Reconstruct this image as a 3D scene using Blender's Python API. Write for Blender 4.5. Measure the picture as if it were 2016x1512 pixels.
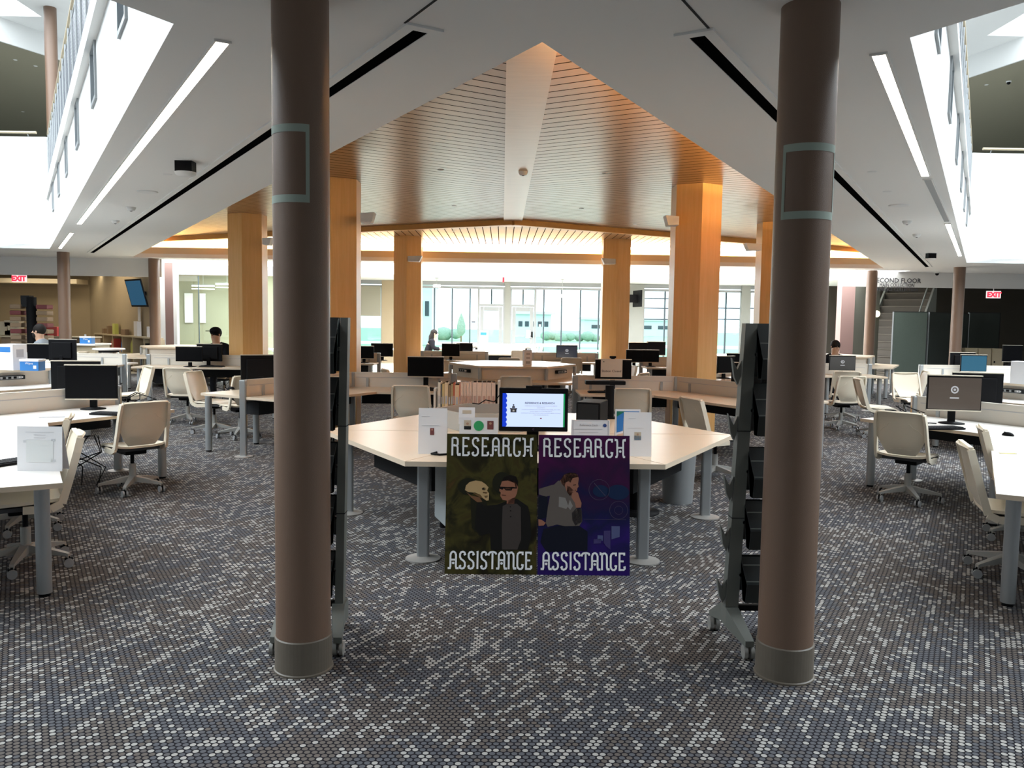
import bpy, bmesh, math, random
from mathutils import Vector, Matrix
from math import sin, cos, pi, radians as rad, sqrt, atan2
random.seed(7)
S = bpy.context.scene
for o in list(bpy.data.objects): bpy.data.objects.remove(o)
COL = S.collection
# ------------------------------------------------------------ camera
FPX, CH, CXX = 1630.0, 1.70, -0.19
PIT, ROL, YAW = math.atan(126/1630.0), 0.0143, rad(0.74)
def _basis():
    f = Vector((0, cos(PIT), -sin(PIT))); u = Vector((0, sin(PIT), cos(PIT))); r = Vector((1, 0, 0))
    r2 = r*cos(ROL) + u*sin(ROL); u2 = u*cos(ROL) - r*sin(ROL)
    Rz = Matrix.Rotation(-YAW, 3, 'Z')
    return Rz @ r2, Rz @ u2, Rz @ f
RV, UV, FV = _basis()
cd = bpy.data.cameras.new('camera'); cam = bpy.data.objects.new('camera', cd); COL.objects.link(cam)
cam.matrix_world = Matrix(((RV.x, UV.x, -FV.x, CXX), (RV.y, UV.y, -FV.y, 0), (RV.z, UV.z, -FV.z, CH), (0, 0, 0, 1)))
cd.sensor_fit = 'HORIZONTAL'; cd.sensor_width = 36; cd.lens = 36*FPX/2016; cd.clip_end = 500; cd.clip_start = .05
S.camera = cam
CV = Vector((CXX, 0, CH))
def ray(px, py): return RV*((px-1008)/FPX) - UV*((py-756)/FPX) + FV
def P(px, py, z=0.0):           # point of the photograph on the level z
    d = ray(px, py); return CV + d*((z-CH)/d.z)
def AT(px, py, Y):              # point of the photograph at the depth Y
    d = ray(px, py); return CV + d*(Y/d.y)
def PX(px, Y, py=640): return AT(px, py, Y).x
def PZ(px, py, Y): return AT(px, py, Y).z
# ------------------------------------------------------------ colour management, world
S.view_settings.view_transform = 'Standard'; S.view_settings.look = 'None'
S.view_settings.gamma = 1; S.view_settings.use_curve_mapping = False
S.view_settings.exposure = 0.38
W = bpy.data.worlds.new('world'); S.world = W; W.use_nodes = True
wn = W.node_tree.nodes; wl = W.node_tree.links
bg = wn['Background']; bg.inputs[0].default_value = (.80, .90, 1, 1); bg.inputs[1].default_value = 2.3
# ------------------------------------------------------------ daylight and lamps
def area(name, loc, sx, sy, power, col, rot=(0, 0, 0), spread=180):
    d = bpy.data.lights.new(name, 'AREA'); d.shape = 'RECTANGLE'; d.size = sx; d.size_y = sy
    d.energy = power; d.color = col; d.spread = rad(spread)
    o = bpy.data.objects.new(name, d); COL.objects.link(o); o.location = loc; o.rotation_euler = rot
    return o
DAY = (.86, .94, 1.0); WARM = (1.0, .64, .24)
K = 1.0
area('skylight_daylight', (-12.2, 8.3, 8.70), 12, 21, 4300*K, DAY)      # atrium roof lights over the two wells
area('skylight_daylight', (12.2, 8.3, 8.70), 12, 21, 4300*K, DAY)
area('skylight_daylight', (0.2, 24.8, 3.50), 20, 4.8, 1900*K, (.95, .98, 1))   # long roof light behind the timber ceiling
area('window_daylight', (0, 33.5, 2.2), 26, 3.6, 500*K, (.9, .97, 1), (rad(-90), 0, 0))
# cove lamps behind the lip of the triangular opening, shining up on the timber
def cove(a, b, power, n=1):
    a = Vector(a); b = Vector(b); d = b-a; L = d.length; ang = atan2(d.y, d.x); c = (a+b)/2
    area('cove_lamp', (c.x, c.y, 3.30), L, .10, power, WARM, (pi, 0, ang))
cove((-9.6, 21.75), (-2.0, 21.75), 150*K); cove((2.0, 21.75), (9.6, 21.75), 150*K); cove((-2, 21.75), (2, 21.75), 50*K)
cove((-1.55, 5.1), (-10.3, 20.25), 480*K); cove((0.5, 4.75), (10.3, 20.25), 820*K)

# ------------------------------------------------------------ materials
def mat(name, col, rough=.6, metal=0, bump=0, bscale=200, spec=.5, coat=0, var=0):
    m = bpy.data.materials.new(name); m.use_nodes = True; n = m.node_tree.nodes; l = m.node_tree.links
    b = n['Principled BSDF']; b.inputs['Base Color'].default_value = (*col, 1)
    b.inputs['Roughness'].default_value = rough; b.inputs['Metallic'].default_value = metal
    b.inputs['Specular IOR Level'].default_value = spec
    if coat: b.inputs['Coat Weight'].default_value = coat; b.inputs['Coat Roughness'].default_value = .2
    if bump or var:
        tc = n.new('ShaderNodeTexCoord'); nz = n.new('ShaderNodeTexNoise'); nz.inputs['Scale'].default_value = bscale
        l.new(tc.outputs['Object'], nz.inputs['Vector'])
        if bump:
            bp = n.new('ShaderNodeBump'); bp.inputs['Strength'].default_value = bump; bp.inputs['Distance'].default_value = .002
            l.new(nz.outputs['Fac'], bp.inputs['Height']); l.new(bp.outputs[0], b.inputs['Normal'])
        if var:
            mx = n.new('ShaderNodeMix'); mx.data_type = 'RGBA'
            mx.inputs[6].default_value = (*[c*(1-var) for c in col], 1); mx.inputs[7].default_value = (*[min(1, c*(1+var)) for c in col], 1)
            l.new(nz.outputs['Fac'], mx.inputs[0]); l.new(mx.outputs[2], b.inputs['Base Color'])
    return m
def emis(name, col, s):
    m = bpy.data.materials.new(name); m.use_nodes = True; n = m.node_tree.nodes
    b = n['Principled BSDF']; b.inputs['Base Color'].default_value = (*[q*.1 for q in col], 1); b.inputs['Specular IOR Level'].default_value = .15; b.inputs['Emission Color'].default_value = (*col, 1)
    b.inputs['Emission Strength'].default_value = s; b.inputs['Roughness'].default_value = .4
    return m
def glassm(name, tint, refl=.12):
    m = bpy.data.materials.new(name); m.use_nodes = True; n = m.node_tree.nodes; l = m.node_tree.links
    n.clear(); o = n.new('ShaderNodeOutputMaterial'); t = n.new('ShaderNodeBsdfTransparent'); t.inputs[0].default_value = (*tint, 1)
    g = n.new('ShaderNodeBsdfGlossy'); g.inputs['Roughness'].default_value = .02
    mx = n.new('ShaderNodeMixShader'); fr = n.new('ShaderNodeFresnel'); fr.inputs[0].default_value = 1.45
    mm = n.new('ShaderNodeMath'); mm.operation = 'ADD'; mm.inputs[1].default_value = refl
    l.new(fr.outputs[0], mm.inputs[0]); l.new(mm.outputs[0], mx.inputs[0]); l.new(t.outputs[0], mx.inputs[1]); l.new(g.outputs[0], mx.inputs[2]); l.new(mx.outputs[0], o.inputs[0])
    return m
def nodes_of(name):
    m = bpy.data.materials.new(name); m.use_nodes = True
    return m, m.node_tree.nodes, m.node_tree.links, m.node_tree.nodes['Principled BSDF']
def mth(n, l, op, a, b=None, c=None):
    x = n.new('ShaderNodeMath'); x.operation = op
    for i, v in enumerate((a, b, c)):
        if v is None: continue
        if isinstance(v, (int, float)): x.inputs[i].default_value = v
        else: l.new(v, x.inputs[i])
    return x.outputs[0]
def ramp(n, l, fac, stops, interp='LINEAR'):
    r = n.new('ShaderNodeValToRGB'); r.color_ramp.interpolation = interp
    e = r.color_ramp.elements
    while len(e) < len(stops): e.new(.5)
    for q, (p, c) in zip(e, stops): q.position = p; q.color = (*c, 1)
    l.new(fac, r.inputs[0]); return r.outputs[0]
def carpet():
    m, n, l, b = nodes_of('dotted_carpet')
    tc = n.new('ShaderNodeTexCoord'); mp = n.new('ShaderNodeMapping'); l.new(tc.outputs['Object'], mp.inputs[0])
    mp.inputs['Rotation'].default_value = (0, 0, rad(-60))
    s = .0290
    sp = n.new('ShaderNodeSeparateXYZ'); l.new(mp.outputs[0], sp.inputs[0])
    v = mth(n, l, 'DIVIDE', sp.outputs[1], s*.866); row = mth(n, l, 'FLOOR', v)
    odd = mth(n, l, 'MODULO', mth(n, l, 'ADD', row, 4000), 2)
    u = mth(n, l, 'ADD', mth(n, l, 'DIVIDE', sp.outputs[0], s), mth(n, l, 'MULTIPLY', odd, .5)); cu = mth(n, l, 'FLOOR', u)
    du = mth(n, l, 'SUBTRACT', mth(n, l, 'SUBTRACT', u, cu), .5); dv = mth(n, l, 'MULTIPLY', mth(n, l, 'SUBTRACT', mth(n, l, 'SUBTRACT', v, row), .5), .866)
    d = mth(n, l, 'SQRT', mth(n, l, 'ADD', mth(n, l, 'MULTIPLY', du, du), mth(n, l, 'MULTIPLY', dv, dv)))
    mask = mth(n, l, 'LESS_THAN', d, .405)
    cb = n.new('ShaderNodeCombineXYZ'); l.new(cu, cb.inputs[0]); l.new(row, cb.inputs[1])
    wnz = n.new('ShaderNodeTexWhiteNoise'); wnz.noise_dimensions = '2D'; l.new(cb.outputs[0], wnz.inputs['Vector'])
    # runs of three or four light dots along the rows
    ru = mth(n, l, 'FLOOR', mth(n, l, 'DIVIDE', mth(n, l, 'ADD', cu, mth(n, l, 'MULTIPLY', row, 5)), 3))
    cb2 = n.new('ShaderNodeCombineXYZ'); l.new(ru, cb2.inputs[0]); l.new(row, cb2.inputs[1])
    w2 = n.new('ShaderNodeTexWhiteNoise'); w2.noise_dimensions = '2D'; l.new(cb2.outputs[0], w2.inputs['Vector'])
    ns = n.new('ShaderNodeTexNoise'); ns.inputs['Scale'].default_value = .06; ns.inputs['Detail'].default_value = 1; l.new(cb.outputs[0], ns.inputs['Vector'])
    hue = ramp(n, l, mth(n, l, 'ADD', mth(n, l, 'MULTIPLY', wnz.outputs['Value'], .25), mth(n, l, 'MULTIPLY', ns.outputs['Fac'], .8)),
               [(0, (.100, .104, .116)), (.47, (.100, .104, .116)), (.55, (.122, .107, .096)), (1, (.135, .117, .103))])
    lt = mth(n, l, 'GREATER_THAN', mth(n, l, 'ADD', mth(n, l, 'MULTIPLY', w2.outputs['Value'], .60), mth(n, l, 'MULTIPLY', wnz.outputs['Value'], .40)), .665)
    mx = n.new('ShaderNodeMix'); mx.data_type = 'RGBA'; l.new(lt, mx.inputs[0]); l.new(hue, mx.inputs[6]); mx.inputs[7].default_value = (.37, .36, .34, 1)
    m2 = n.new('ShaderNodeMix'); m2.data_type = 'RGBA'; l.new(mask, m2.inputs[0]); m2.inputs[6].default_value = (.010, .009, .013, 1); l.new(mx.outputs[2], m2.inputs[7])
    l.new(m2.outputs[2], b.inputs['Base Color']); b.inputs['Roughness'].default_value = .9; b.inputs['Specular IOR Level'].default_value = .12
    pass
    return m
def boards(name, ang, col1, col2, off=0.0):
    # timber boards 0.17 m wide with dark gaps; ang is the direction the gaps run in, in degrees
    m, n, l, b = nodes_of(name)
    tc = n.new('ShaderNodeTexCoord'); mp = n.new('ShaderNodeMapping'); l.new(tc.outputs['Object'], mp.inputs[0]); mp.inputs['Rotation'].default_value = (0, 0, rad(-ang))
    sp = n.new('ShaderNodeSeparateXYZ'); l.new(mp.outputs[0], sp.inputs[0])
    v = mth(n, l, 'ADD', mth(n, l, 'DIVIDE', sp.outputs[1], .172), off); fl = mth(n, l, 'FLOOR', v); fr = mth(n, l, 'SUBTRACT', v, fl)
    gap = mth(n, l, 'LESS_THAN', fr, .11)
    w = n.new('ShaderNodeTexWhiteNoise'); w.noise_dimensions = '1D'; l.new(fl, w.inputs['W'])
    st = n.new('ShaderNodeMapping'); l.new(mp.outputs[0], st.inputs[0]); st.inputs['Scale'].default_value = (1.2, 30, 1)
    ns = n.new('ShaderNodeTexNoise'); ns.inputs['Scale'].default_value = 1.5; ns.inputs['Detail'].default_value = 4; l.new(st.outputs[0], ns.inputs['Vector'])
    c = ramp(n, l, mth(n, l, 'ADD', mth(n, l, 'MULTIPLY', w.outputs['Value'], .3), mth(n, l, 'MULTIPLY', ns.outputs['Fac'], .7)), [(.2, col1), (.8, col2)])
    mx = n.new('ShaderNodeMix'); mx.data_type = 'RGBA'; l.new(gap, mx.inputs[0]); l.new(c, mx.inputs[6]); mx.inputs[7].default_value = (.03, .015, .008, 1)
    l.new(mx.outputs[2], b.inputs['Base Color'])
    l.new(mth(n, l, 'ADD', .29, mth(n, l, 'MULTIPLY', gap, .6)), b.inputs['Roughness'])
    l.new(mth(n, l, 'SUBTRACT', .30, mth(n, l, 'MULTIPLY', gap, .30)), b.inputs['Specular IOR Level'])
    return m
def woodm(name, c1, c2, rough=.35, vertical=True, scale=1.0):
    m, n, l, b = nodes_of(name)
    tc = n.new('ShaderNodeTexCoord'); mp = n.new('ShaderNodeMapping'); l.new(tc.outputs['Object'], mp.inputs[0])
    mp.inputs['Scale'].default_value = (14*scale, 14*scale, .8*scale) if vertical else (1.2*scale, 14*scale, 10)
    ns = n.new('ShaderNodeTexNoise'); ns.inputs['Scale'].default_value = 2; ns.inputs['Detail'].default_value = 5; ns.inputs['Distortion'].default_value = .6
    l.new(mp.outputs[0], ns.inputs['Vector'])
    l.new(ramp(n, l, ns.outputs['Fac'], [(.3, c1), (.7, c2)]), b.inputs['Base Color']); b.inputs['Roughness'].default_value = rough
    return m
M = dict(
 carpet=carpet(), white=mat('white_plaster', (.72, .73, .72), .7, bump=.15, bscale=60), soffit=mat('soffit_plaster', (.78, .78, .76), .75, bump=.1, bscale=50),
 tan=mat('tan_wall', (.36, .29, .19), .8, var=.04, bscale=3), tile=mat('pale_tile', (.62, .57, .48), .35, var=.05, bscale=2),
 column=mat('bronze_brown_paint', (.170, .106, .072), .38, bump=.5, bscale=420, var=.06), base=mat('rubber_base', (.13, .11, .085), .5, var=.08, bscale=20),
 mauve=mat('mauve_panel', (.20, .125, .11), .6), tape=mat('masking_tape', (.30, .36, .31), .7),
 wl=boards('maple_boards_left', 30, (.35, .185, .075), (.45, .245, .105)), wr=boards('maple_boards_right', -30, (.35, .185, .075), (.45, .245, .105)), wf=boards('maple_boards_far', 90, (.35, .185, .075), (.45, .245, .105), .3),
 pier=woodm('maple_veneer', (.74, .42, .145), (.80, .48, .20), .38), rib=woodm('maple_rib', (.60, .40, .23), (.66, .45, .27), .3, False),
 trimw=mat('maple_trim', (.62, .34, .10), .4, var=.08, bscale=8),
 top=mat('laminate_worktop', (.72, .60, .45), .32, var=.03, bscale=6), topw=mat('white_laminate', (.80, .78, .74), .32, var=.02, bscale=6), edge=mat('worktop_edge', (.66, .55, .42), .5),
 screen=mat('cream_screen', (.62, .58, .51), .55, var=.02, bscale=5), silver=mat('silver_powder_coat', (.38, .40, .41), .38, .55, bump=.05), chrome=mat('chrome', (.75, .76, .78), .15, 1),
 shell=mat('ivory_plastic', (.74, .67, .54), .42, var=.02, bscale=7), cbase=mat('grey_cast_base', (.36, .36, .34), .42, .3), caster=mat('caster_grey', (.27, .28, .29), .4),
 black=mat('black_plastic', (.008, .008, .009), .5, spec=.08), blackg=mat('black_screen_glass', (.004, .004, .005), .3, spec=.10), void=mat('slot_shade_black', (.003, .003, .003), 1, spec=0), dark=mat('dark_panel', (.022, .023, .025), .7, spec=.15), seatpad=mat('dark_seat_pan', (.05, .05, .055), .7),
 bar=mat('champagne_bar', (.62, .56, .46), .4, .2), paper=mat('white_paper', (.80, .80, .82), .7), ink=mat('grey_ink', (.42, .42, .45), .8), inkd=mat('dark_ink', (.06, .06, .07), .8), inkl=mat('pale_ink', (.62, .63, .66), .8),
 rack=mat('grey_green_rack', (.15, .16, .145), .5), rackd=mat('dark_rack_pocket', (.022, .028, .029), .35),
 grass=mat('lawn', (.30, .52, .32), .9, var=.2, bscale=1), hedge=mat('hedge_leaves', (.30, .44, .34), .9, var=.3, bscale=9), bldg=mat('pale_building', (.68, .73, .78), .8), paving=mat('pale_paving', (.8, .8, .8), .8),
 alu=mat('aluminium_frame', (.30, .32, .33), .5), mull=mat('dark_mullion', (.05, .075, .095), .5), glass=glassm('clear_glass', (.86, .95, .94), .0), glassp=glassm('partition_glass', (.66, .76, .70), .05), blind=mat('roller_blind', (.30, .29, .23), .8),
 light=emis('warm_lamp', (1, .86, .70), 14), lightw=emis('white_lamp', (1, .97, .92), 5), exitb=emis('exit_face', (.9, .75, .75), .9), exitr=emis('exit_red', (1, .03, .06), 1.6), rednod=mat('red_plastic', (.6, .02, .02), .4),
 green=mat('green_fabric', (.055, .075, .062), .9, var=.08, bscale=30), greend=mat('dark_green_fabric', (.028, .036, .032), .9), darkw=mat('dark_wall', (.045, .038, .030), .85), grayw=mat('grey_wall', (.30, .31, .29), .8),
 skin=mat('skin', (.45, .25, .17), .5), skin2=mat('skin_tan', (.45, .27, .18), .5), hair=mat('black_hair', (.010, .008, .007), .7, spec=.15), cloth=mat('black_cloth', (.008, .008, .010), .9, spec=.1), clothg=mat('grey_hoodie', (.16, .18, .20), .9), jeans=mat('dark_trousers', (.03, .035, .05), .9),
 blue=mat('wipes_blue', (.03, .19, .52), .5), disc=mat('brushed_disc', (.36, .35, .33), .45, .4), steel=mat('brushed_steel', (.6, .6, .6), .18, 1), shelf=mat('birch_shelf', (.45, .38, .26), .6), red=mat('red_binding', (.45, .06, .05), .6), lime=mat('lime_paper', (.45, .48, .12), .7), brown=mat('brown_card', (.22, .15, .09), .8),
 stair=mat('stair_carpet', (.085, .075, .062), .9), nosing=mat('stair_nosing', (.13, .115, .095), .8), teal=emis('teal_screen', (.04, .15, .24), .6), tvblue=emis('tv_blue', (.02, .10, .19), .6),
)
# ------------------------------------------------------------ mesh builder
class MB:
    def __init__(s): s.v = []; s.f = []; s.m = []; s.sm = []; s.mats = []
    def mi(s, m):
        if m not in s.mats: s.mats.append(m)
        return s.mats.index(m)
    def add(s, vs, fs, m, smooth=False):
        o = len(s.v); s.v += [tuple(v) for v in vs]; k = s.mi(m)
        for f in fs: s.f.append(tuple(i+o for i in f)); s.m.append(k); s.sm.append(smooth)
        return s
    def box(s, c, size, m, rz=0, mtx=None, bev=0):
        x, y, z = [q/2 for q in size]
        if bev:
            b = min(bev, x*.45, y*.45, z*.45); vs = []
            # chamfered box: 24 verts
            bm = bmesh.new(); bmesh.ops.create_cube(bm, size=1)
            for v in bm.verts: v.co = Vector((v.co.x*2*x, v.co.y*2*y, v.co.z*2*z))
            bmesh.ops.bevel(bm, geom=list(bm.edges), offset=b, segments=2, affect='EDGES', profile=.6)
            bm.verts.index_update(); vs = [v.co.copy() for v in bm.verts]; fs = [[v.index for v in f.verts] for f in bm.faces]; bm.free()
        else:
            vs = [Vector(p) for p in ((-x,-y,-z),(x,-y,-z),(x,y,-z),(-x,y,-z),(-x,-y,z),(x,-y,z),(x,y,z),(-x,y,z))]
            fs = [(0,3,2,1),(4,5,6,7),(0,1,5,4),(1,2,6,5),(2,3,7,6),(3,0,4,7)]
        R = Matrix.Rotation(rz, 3, 'Z'); c = Vector(c)
        vs = [R @ v + c for v in vs]
        if mtx: vs = [mtx @ v for v in vs]
        return s.add(vs, fs, m)
    def prism(s, poly, z0, z1, m, mside=None, bev=0):
        n = len(poly); A = sum(poly[i][0]*poly[(i+1)%n][1]-poly[(i+1)%n][0]*poly[i][1] for i in range(n))
        if A < 0: poly = poly[::-1]
        vs = [(p[0], p[1], z0) for p in poly]+[(p[0], p[1], z1) for p in poly]
        s.add(vs, [tuple(range(n))[::-1], tuple(range(n, 2*n))], m)
        s.add(vs, [(i, (i+1)%n, n+(i+1)%n, n+i) for i in range(n)], mside or m)
        return s
    def cyl(s, p0, p1, r0, m, r1=None, n=16, caps=True):
        p0 = Vector(p0); p1 = Vector(p1); r1 = r0 if r1 is None else r1; d = (p1-p0).normalized()
        a = d.orthogonal().normalized(); b = d.cross(a); vs = []
        for p, r in ((p0, r0), (p1, r1)): vs += [p+(a*cos(2*pi*i/n)+b*sin(2*pi*i/n))*r for i in range(n)]
        s.add(vs, [(i, (i+1)%n, n+(i+1)%n, n+i) for i in range(n)], m, True)
        if caps: s.add(vs, [tuple(range(n))[::-1], tuple(range(n, 2*n))], m)
        return s
    def tube(s, pts, r, m, n=8, rs=None):
        pts = [Vector(p) for p in pts]; vs = []; N = len(pts); prev = None
        for i, p in enumerate(pts):
            d = (pts[min(i+1, N-1)]-pts[max(i-1, 0)]).normalized()
            a = d.orthogonal().normalized() if prev is None else (prev-d*prev.dot(d)).normalized()
            prev = a; b = d.cross(a); q = rs[i] if rs else r
            vs += [p+(a*cos(2*pi*k/n)+b*sin(2*pi*k/n))*q for k in range(n)]
        fs = [(i*n+k, i*n+(k+1)%n, (i+1)*n+(k+1)%n, (i+1)*n+k) for i in range(N-1) for k in range(n)]
        s.add(vs, fs, m, True); s.add(vs, [tuple(range(n))[::-1], tuple(range((N-1)*n, N*n))], m); return s
    def lathe(s, c, prof, m, n=24, smooth=True):
        vs = [(c[0]+r*cos(2*pi*i/n), c[1]+r*sin(2*pi*i/n), c[2]+z) for r, z in prof for i in range(n)]
        k = len(prof); fs = [(j*n+i, j*n+(i+1)%n, (j+1)*n+(i+1)%n, (j+1)*n+i) for j in range(k-1) for i in range(n)]
        s.add(vs, fs, m, smooth); s.add(vs, [tuple(range(n))[::-1], tuple(range((k-1)*n, k*n))], m); return s
    def ball(s, c, r, m, n=12, sc=(1, 1, 1)):
        c = Vector(c); vs = []; fs = []
        for j in range(n//2+1):
            t = pi*j/(n//2)
            for i in range(n): vs.append((c.x+r*sc[0]*sin(t)*cos(2*pi*i/n), c.y+r*sc[1]*sin(t)*sin(2*pi*i/n), c.z+r*sc[2]*cos(t)))
        for j in range(n//2):
            for i in range(n): fs.append((j*n+i, (j+1)*n+i, (j+1)*n+(i+1)%n, j*n+(i+1)%n))
        return s.add(vs, fs, m, True)
    def quad(s, a, b, c, d, m): return s.add([a, b, c, d], [(0, 1, 2, 3)], m)
    def poly(s, pts, m): return s.add(pts, [tuple(range(len(pts)))], m)
    def build(s, name, parent=None, loc=None, rz=0):
        me = bpy.data.meshes.new(name)
        if loc is not None and parent is None and False: pass
        me.from_pydata(s.v, [], s.f)
        for q in s.mats: me.materials.append(q)
        me.polygons.foreach_set('material_index', s.m); me.polygons.foreach_set('use_smooth', s.sm); me.update()
        o = bpy.data.objects.new(name, me); COL.objects.link(o)
        if parent is not None: o.parent = parent
        if loc is not None: o.location = loc; o.rotation_euler.z = rz
        return o
def tag(o, label=None, cat=None, group=None, kind=None):
    if label: o['label'] = label
    if cat: o['category'] = cat
    if group: o['group'] = group
    if kind: o['kind'] = kind
    return o
def empty(name, loc, rz=0, label=None, cat=None, group=None):
    o = bpy.data.objects.new(name, None); COL.objects.link(o); o.location = loc; o.rotation_euler = (0, 0, rz); o.empty_display_size = .1
    return tag(o, label, cat, group)
KIDS = {}
def reg(root, *ch):
    KIDS.setdefault(root.name, []).extend(ch); return root
def copy_tree(o, loc, rz, label, group=None):
    r = o.copy(); COL.objects.link(r); r.location = loc; r.rotation_euler = (0, 0, rz); r['label'] = label
    if group: r['group'] = group
    def rec(src, dst):
        for ch in KIDS.get(src.name, []):
            c = ch.copy(); COL.objects.link(c); c.parent = dst; KIDS.setdefault(dst.name, []).append(c); rec(ch, c)
    rec(o, r); return r
def struct(o): o['kind'] = 'structure'; return o
def text(mb, s, size, mtx, m, align='CENTER', ext=.001, bold=0):
    cu = bpy.data.curves.new('t', 'FONT'); cu.body = s; cu.size = size; cu.align_x = align; cu.extrude = ext; cu.offset = bold; cu.resolution_u = 2
    o = bpy.data.objects.new('t', cu); COL.objects.link(o)
    dg = bpy.context.evaluated_depsgraph_get(); me = o.evaluated_get(dg).to_mesh()
    mb.add([mtx @ v.co for v in me.vertices], [tuple(p.vertices) for p in me.polygons], m)
    o.evaluated_get(dg).to_mesh_clear(); bpy.data.objects.remove(o); bpy.data.curves.remove(cu)
def face_mtx(loc, rz=0, tilt=0):
    # local x right, local y up, facing -Y (towards the camera) when rz=0
    return Matrix.Translation(loc) @ Matrix.Rotation(rz, 4, 'Z') @ Matrix.Rotation(pi/2+tilt, 4, 'X')
# ============================================================ SETTING
H1 = 3.15; HW = 3.70
T = (0, 4.45); VL = (-9.6, 21.3); VR = (9.6, 21.3); A = (-1.85, 4.28); B = (-10.4, 18.95); AN = (-10.0, -9.8)
def mx(p): return (-p[0], p[1])
struct(MB().prism([(-24, -10), (24, -10), (24, 24.0), (-24, 24.0)], -.1, 0, M['carpet']).build('floor'))
f2 = MB(); f2.prism([(-24, 24.0), (24, 24.0), (24, 33.0), (-24, 33.0)], -.1, 0, M['tile']); struct(f2.build('floor'))
# white ceiling, left and right halves with the triangular opening between
def half(f, name):
    m = MB()
    for poly in ([(0, -10), T, A, AN], [T, A, B, (-10.4, 21.3), VL], [B, (-24, 18.95), (-24, 21.3), (-10.4, 21.3)]):
        m.prism([f(p) for p in poly], H1, H1+.10, M['soffit'])
    return struct(m.build(name))
half(lambda p: p, 'ceiling'); half(mx, 'ceiling')
m = MB(); m.prism([(-24, 21.3), (24, 21.3), (24, 21.95), (-24, 21.95)], H1, H1+.1, M['soffit'])
m.prism([(-24, 21.95), (-10.2, 21.95), (-10.2, 27.5), (-24, 27.5)], H1, H1+.1, M['soffit']); m.prism([(24, 21.95), (10.6, 21.95), (10.6, 27.5), (24, 27.5)], H1, H1+.1, M['soffit'])
m.prism([(-24, 27.5), (24, 27.5), (24, 33), (-24, 33)], H1, H1+.1, M['soffit']); struct(m.build('ceiling'))
# roof light recess behind the timber ceiling
m = MB()
m.box((.2, 21.9, 3.43), (20.8, .06, .30), M['white']); m.box((.2, 27.56, 3.43), (20.8, .06, .30), M['white'])
m.box((-10.26, 24.7, 3.43), (.06, 5.5, .30), M['white']); m.box((10.66, 24.7, 3.43), (.06, 5.5, .30), M['white'])
m.box((.2, 24.7, 3.62), (20.9, 5.7, .06), emis('roof_light_glazing', (.96, .98, 1), 6)); struct(m.build('ceiling'))
# lip around the triangular opening
def lip(a, b, nrm, h=.22, mt=None):
    m = MB(); a = Vector(a); b = Vector(b); nv = Vector(nrm).normalized()*.10
    m.prism([a, b, b+nv, a+nv], H1+.101, H1+h, mt or M['soffit']); return m
struct(lip(T, VL, (-.866, -.5)).build('trim_1')); struct(lip(T, VR, (.866, -.5)).build('trim_2'))
struct(lip(VL, VR, (0, 1), .26, mat('bulkhead_glow_tint', (.66, .55, .38), .6)).build('trim_3'))  # far lip: warm glow put into its colour, other lips stay plain soffit
# cove back walls
m = MB(); m.prism([(-11.2, 22.25), (11.2, 22.25), (11.2, 22.3), (-11.2, 22.3)], H1+.11, HW-.001, M['white'])
m.prism([(0, 3.0), (-11.2, 22.25), (-11.3, 22.25), (-.1, 2.9)], H1+.11, HW-.001, M['white']); m.prism([(0, 3.0), (11.2, 22.25), (11.3, 22.25), (.1, 2.9)], H1+.11, HW-.001, M['white'])
struct(m.build('wall_cove'))
# timber ceiling in three fields
APX = (0, 16.85)
struct(MB().prism([(-.01, 3.0), (-11.1, 22.2), (-9.9, 22.2), APX], HW, HW+.04, M['wl']).build('ceiling'))
struct(MB().prism([(.01, 3.0), (11.1, 22.2), (9.9, 22.2), APX], HW, HW+.04, M['wr']).build('ceiling'))
struct(MB().prism([(-9.9, 22.2), (9.9, 22.2), APX], HW, HW+.04, M['wf']).build('ceiling'))
struct(MB().box((0, 11.0, HW-.015), (.37, 13.5, .03), M['rib']).build('trim_4'))
for k, sg in enumerate((-1, 1)):
    m = MB(); a = Vector((0, 16.75)); b = Vector((sg*9.7, 22.1)); d = (b-a).normalized(); nv = Vector((-d.y, d.x))*.07
    m.prism([a-nv, b-nv, b+nv, a+nv], HW-.11, HW, M['trimw']); struct(m.build('trim_%d' % (5+k)))
# second floor slab over everything but the wells
def slab(f):
    m = MB(); m.prism([f(p) for p in ((0, -10), (0, 22.3), (-11.3, 22.3), (-24, 22.3), (-24, 19.05), (-10.5, 19.05), (-1.95, 4.28), (-10.1, -9.8))], 4.25, 4.35, M['soffit']); return struct(m.build('floor'))
slab(lambda p: p); slab(mx)
struct(MB().prism([(-24, 22.305), (24, 22.305), (24, 34), (-24, 34)], 4.25, 4.35, M['soffit']).build('floor'))
# fascias of the wells, with square picture openings
FT = 4.75
def fascia(a, b, name, f, z1=FT, sq=()):
    m = MB(); a = Vector(a); b = Vector(b); d = (b-a).normalized(); nv = Vector((-d.y, d.x))*-.06
    # outer face towards the well is left of a->b
    cuts = [0]; L = (b-a).length; HB = H1+.101
    for s0 in sq: cuts += [s0-.25, s0+.25]
    cuts.append(L)
    for i in range(len(cuts)-1):
        p = a+d*cuts[i]; q = a+d*cuts[i+1]
        if i % 2 == 0: m.prism([f(p), f(q), f(q+nv), f(p+nv)], HB, z1, M['white'])
        else:
            m.prism([f(p), f(q), f(q+nv), f(p+nv)], HB, 3.72, M['white']); m.prism([f(p), f(q), f(q+nv), f(p+nv)], 4.27, z1, M['white'])
    return struct(m.build(name))
SQ = [2.1+2.45*i for i in range(6)]
fascia(A, B, 'wall_well_left', lambda p: tuple(p), sq=SQ); fascia(A, B, 'wall_well_right', lambda p: (-p[0], p[1]), sq=SQ)
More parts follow.
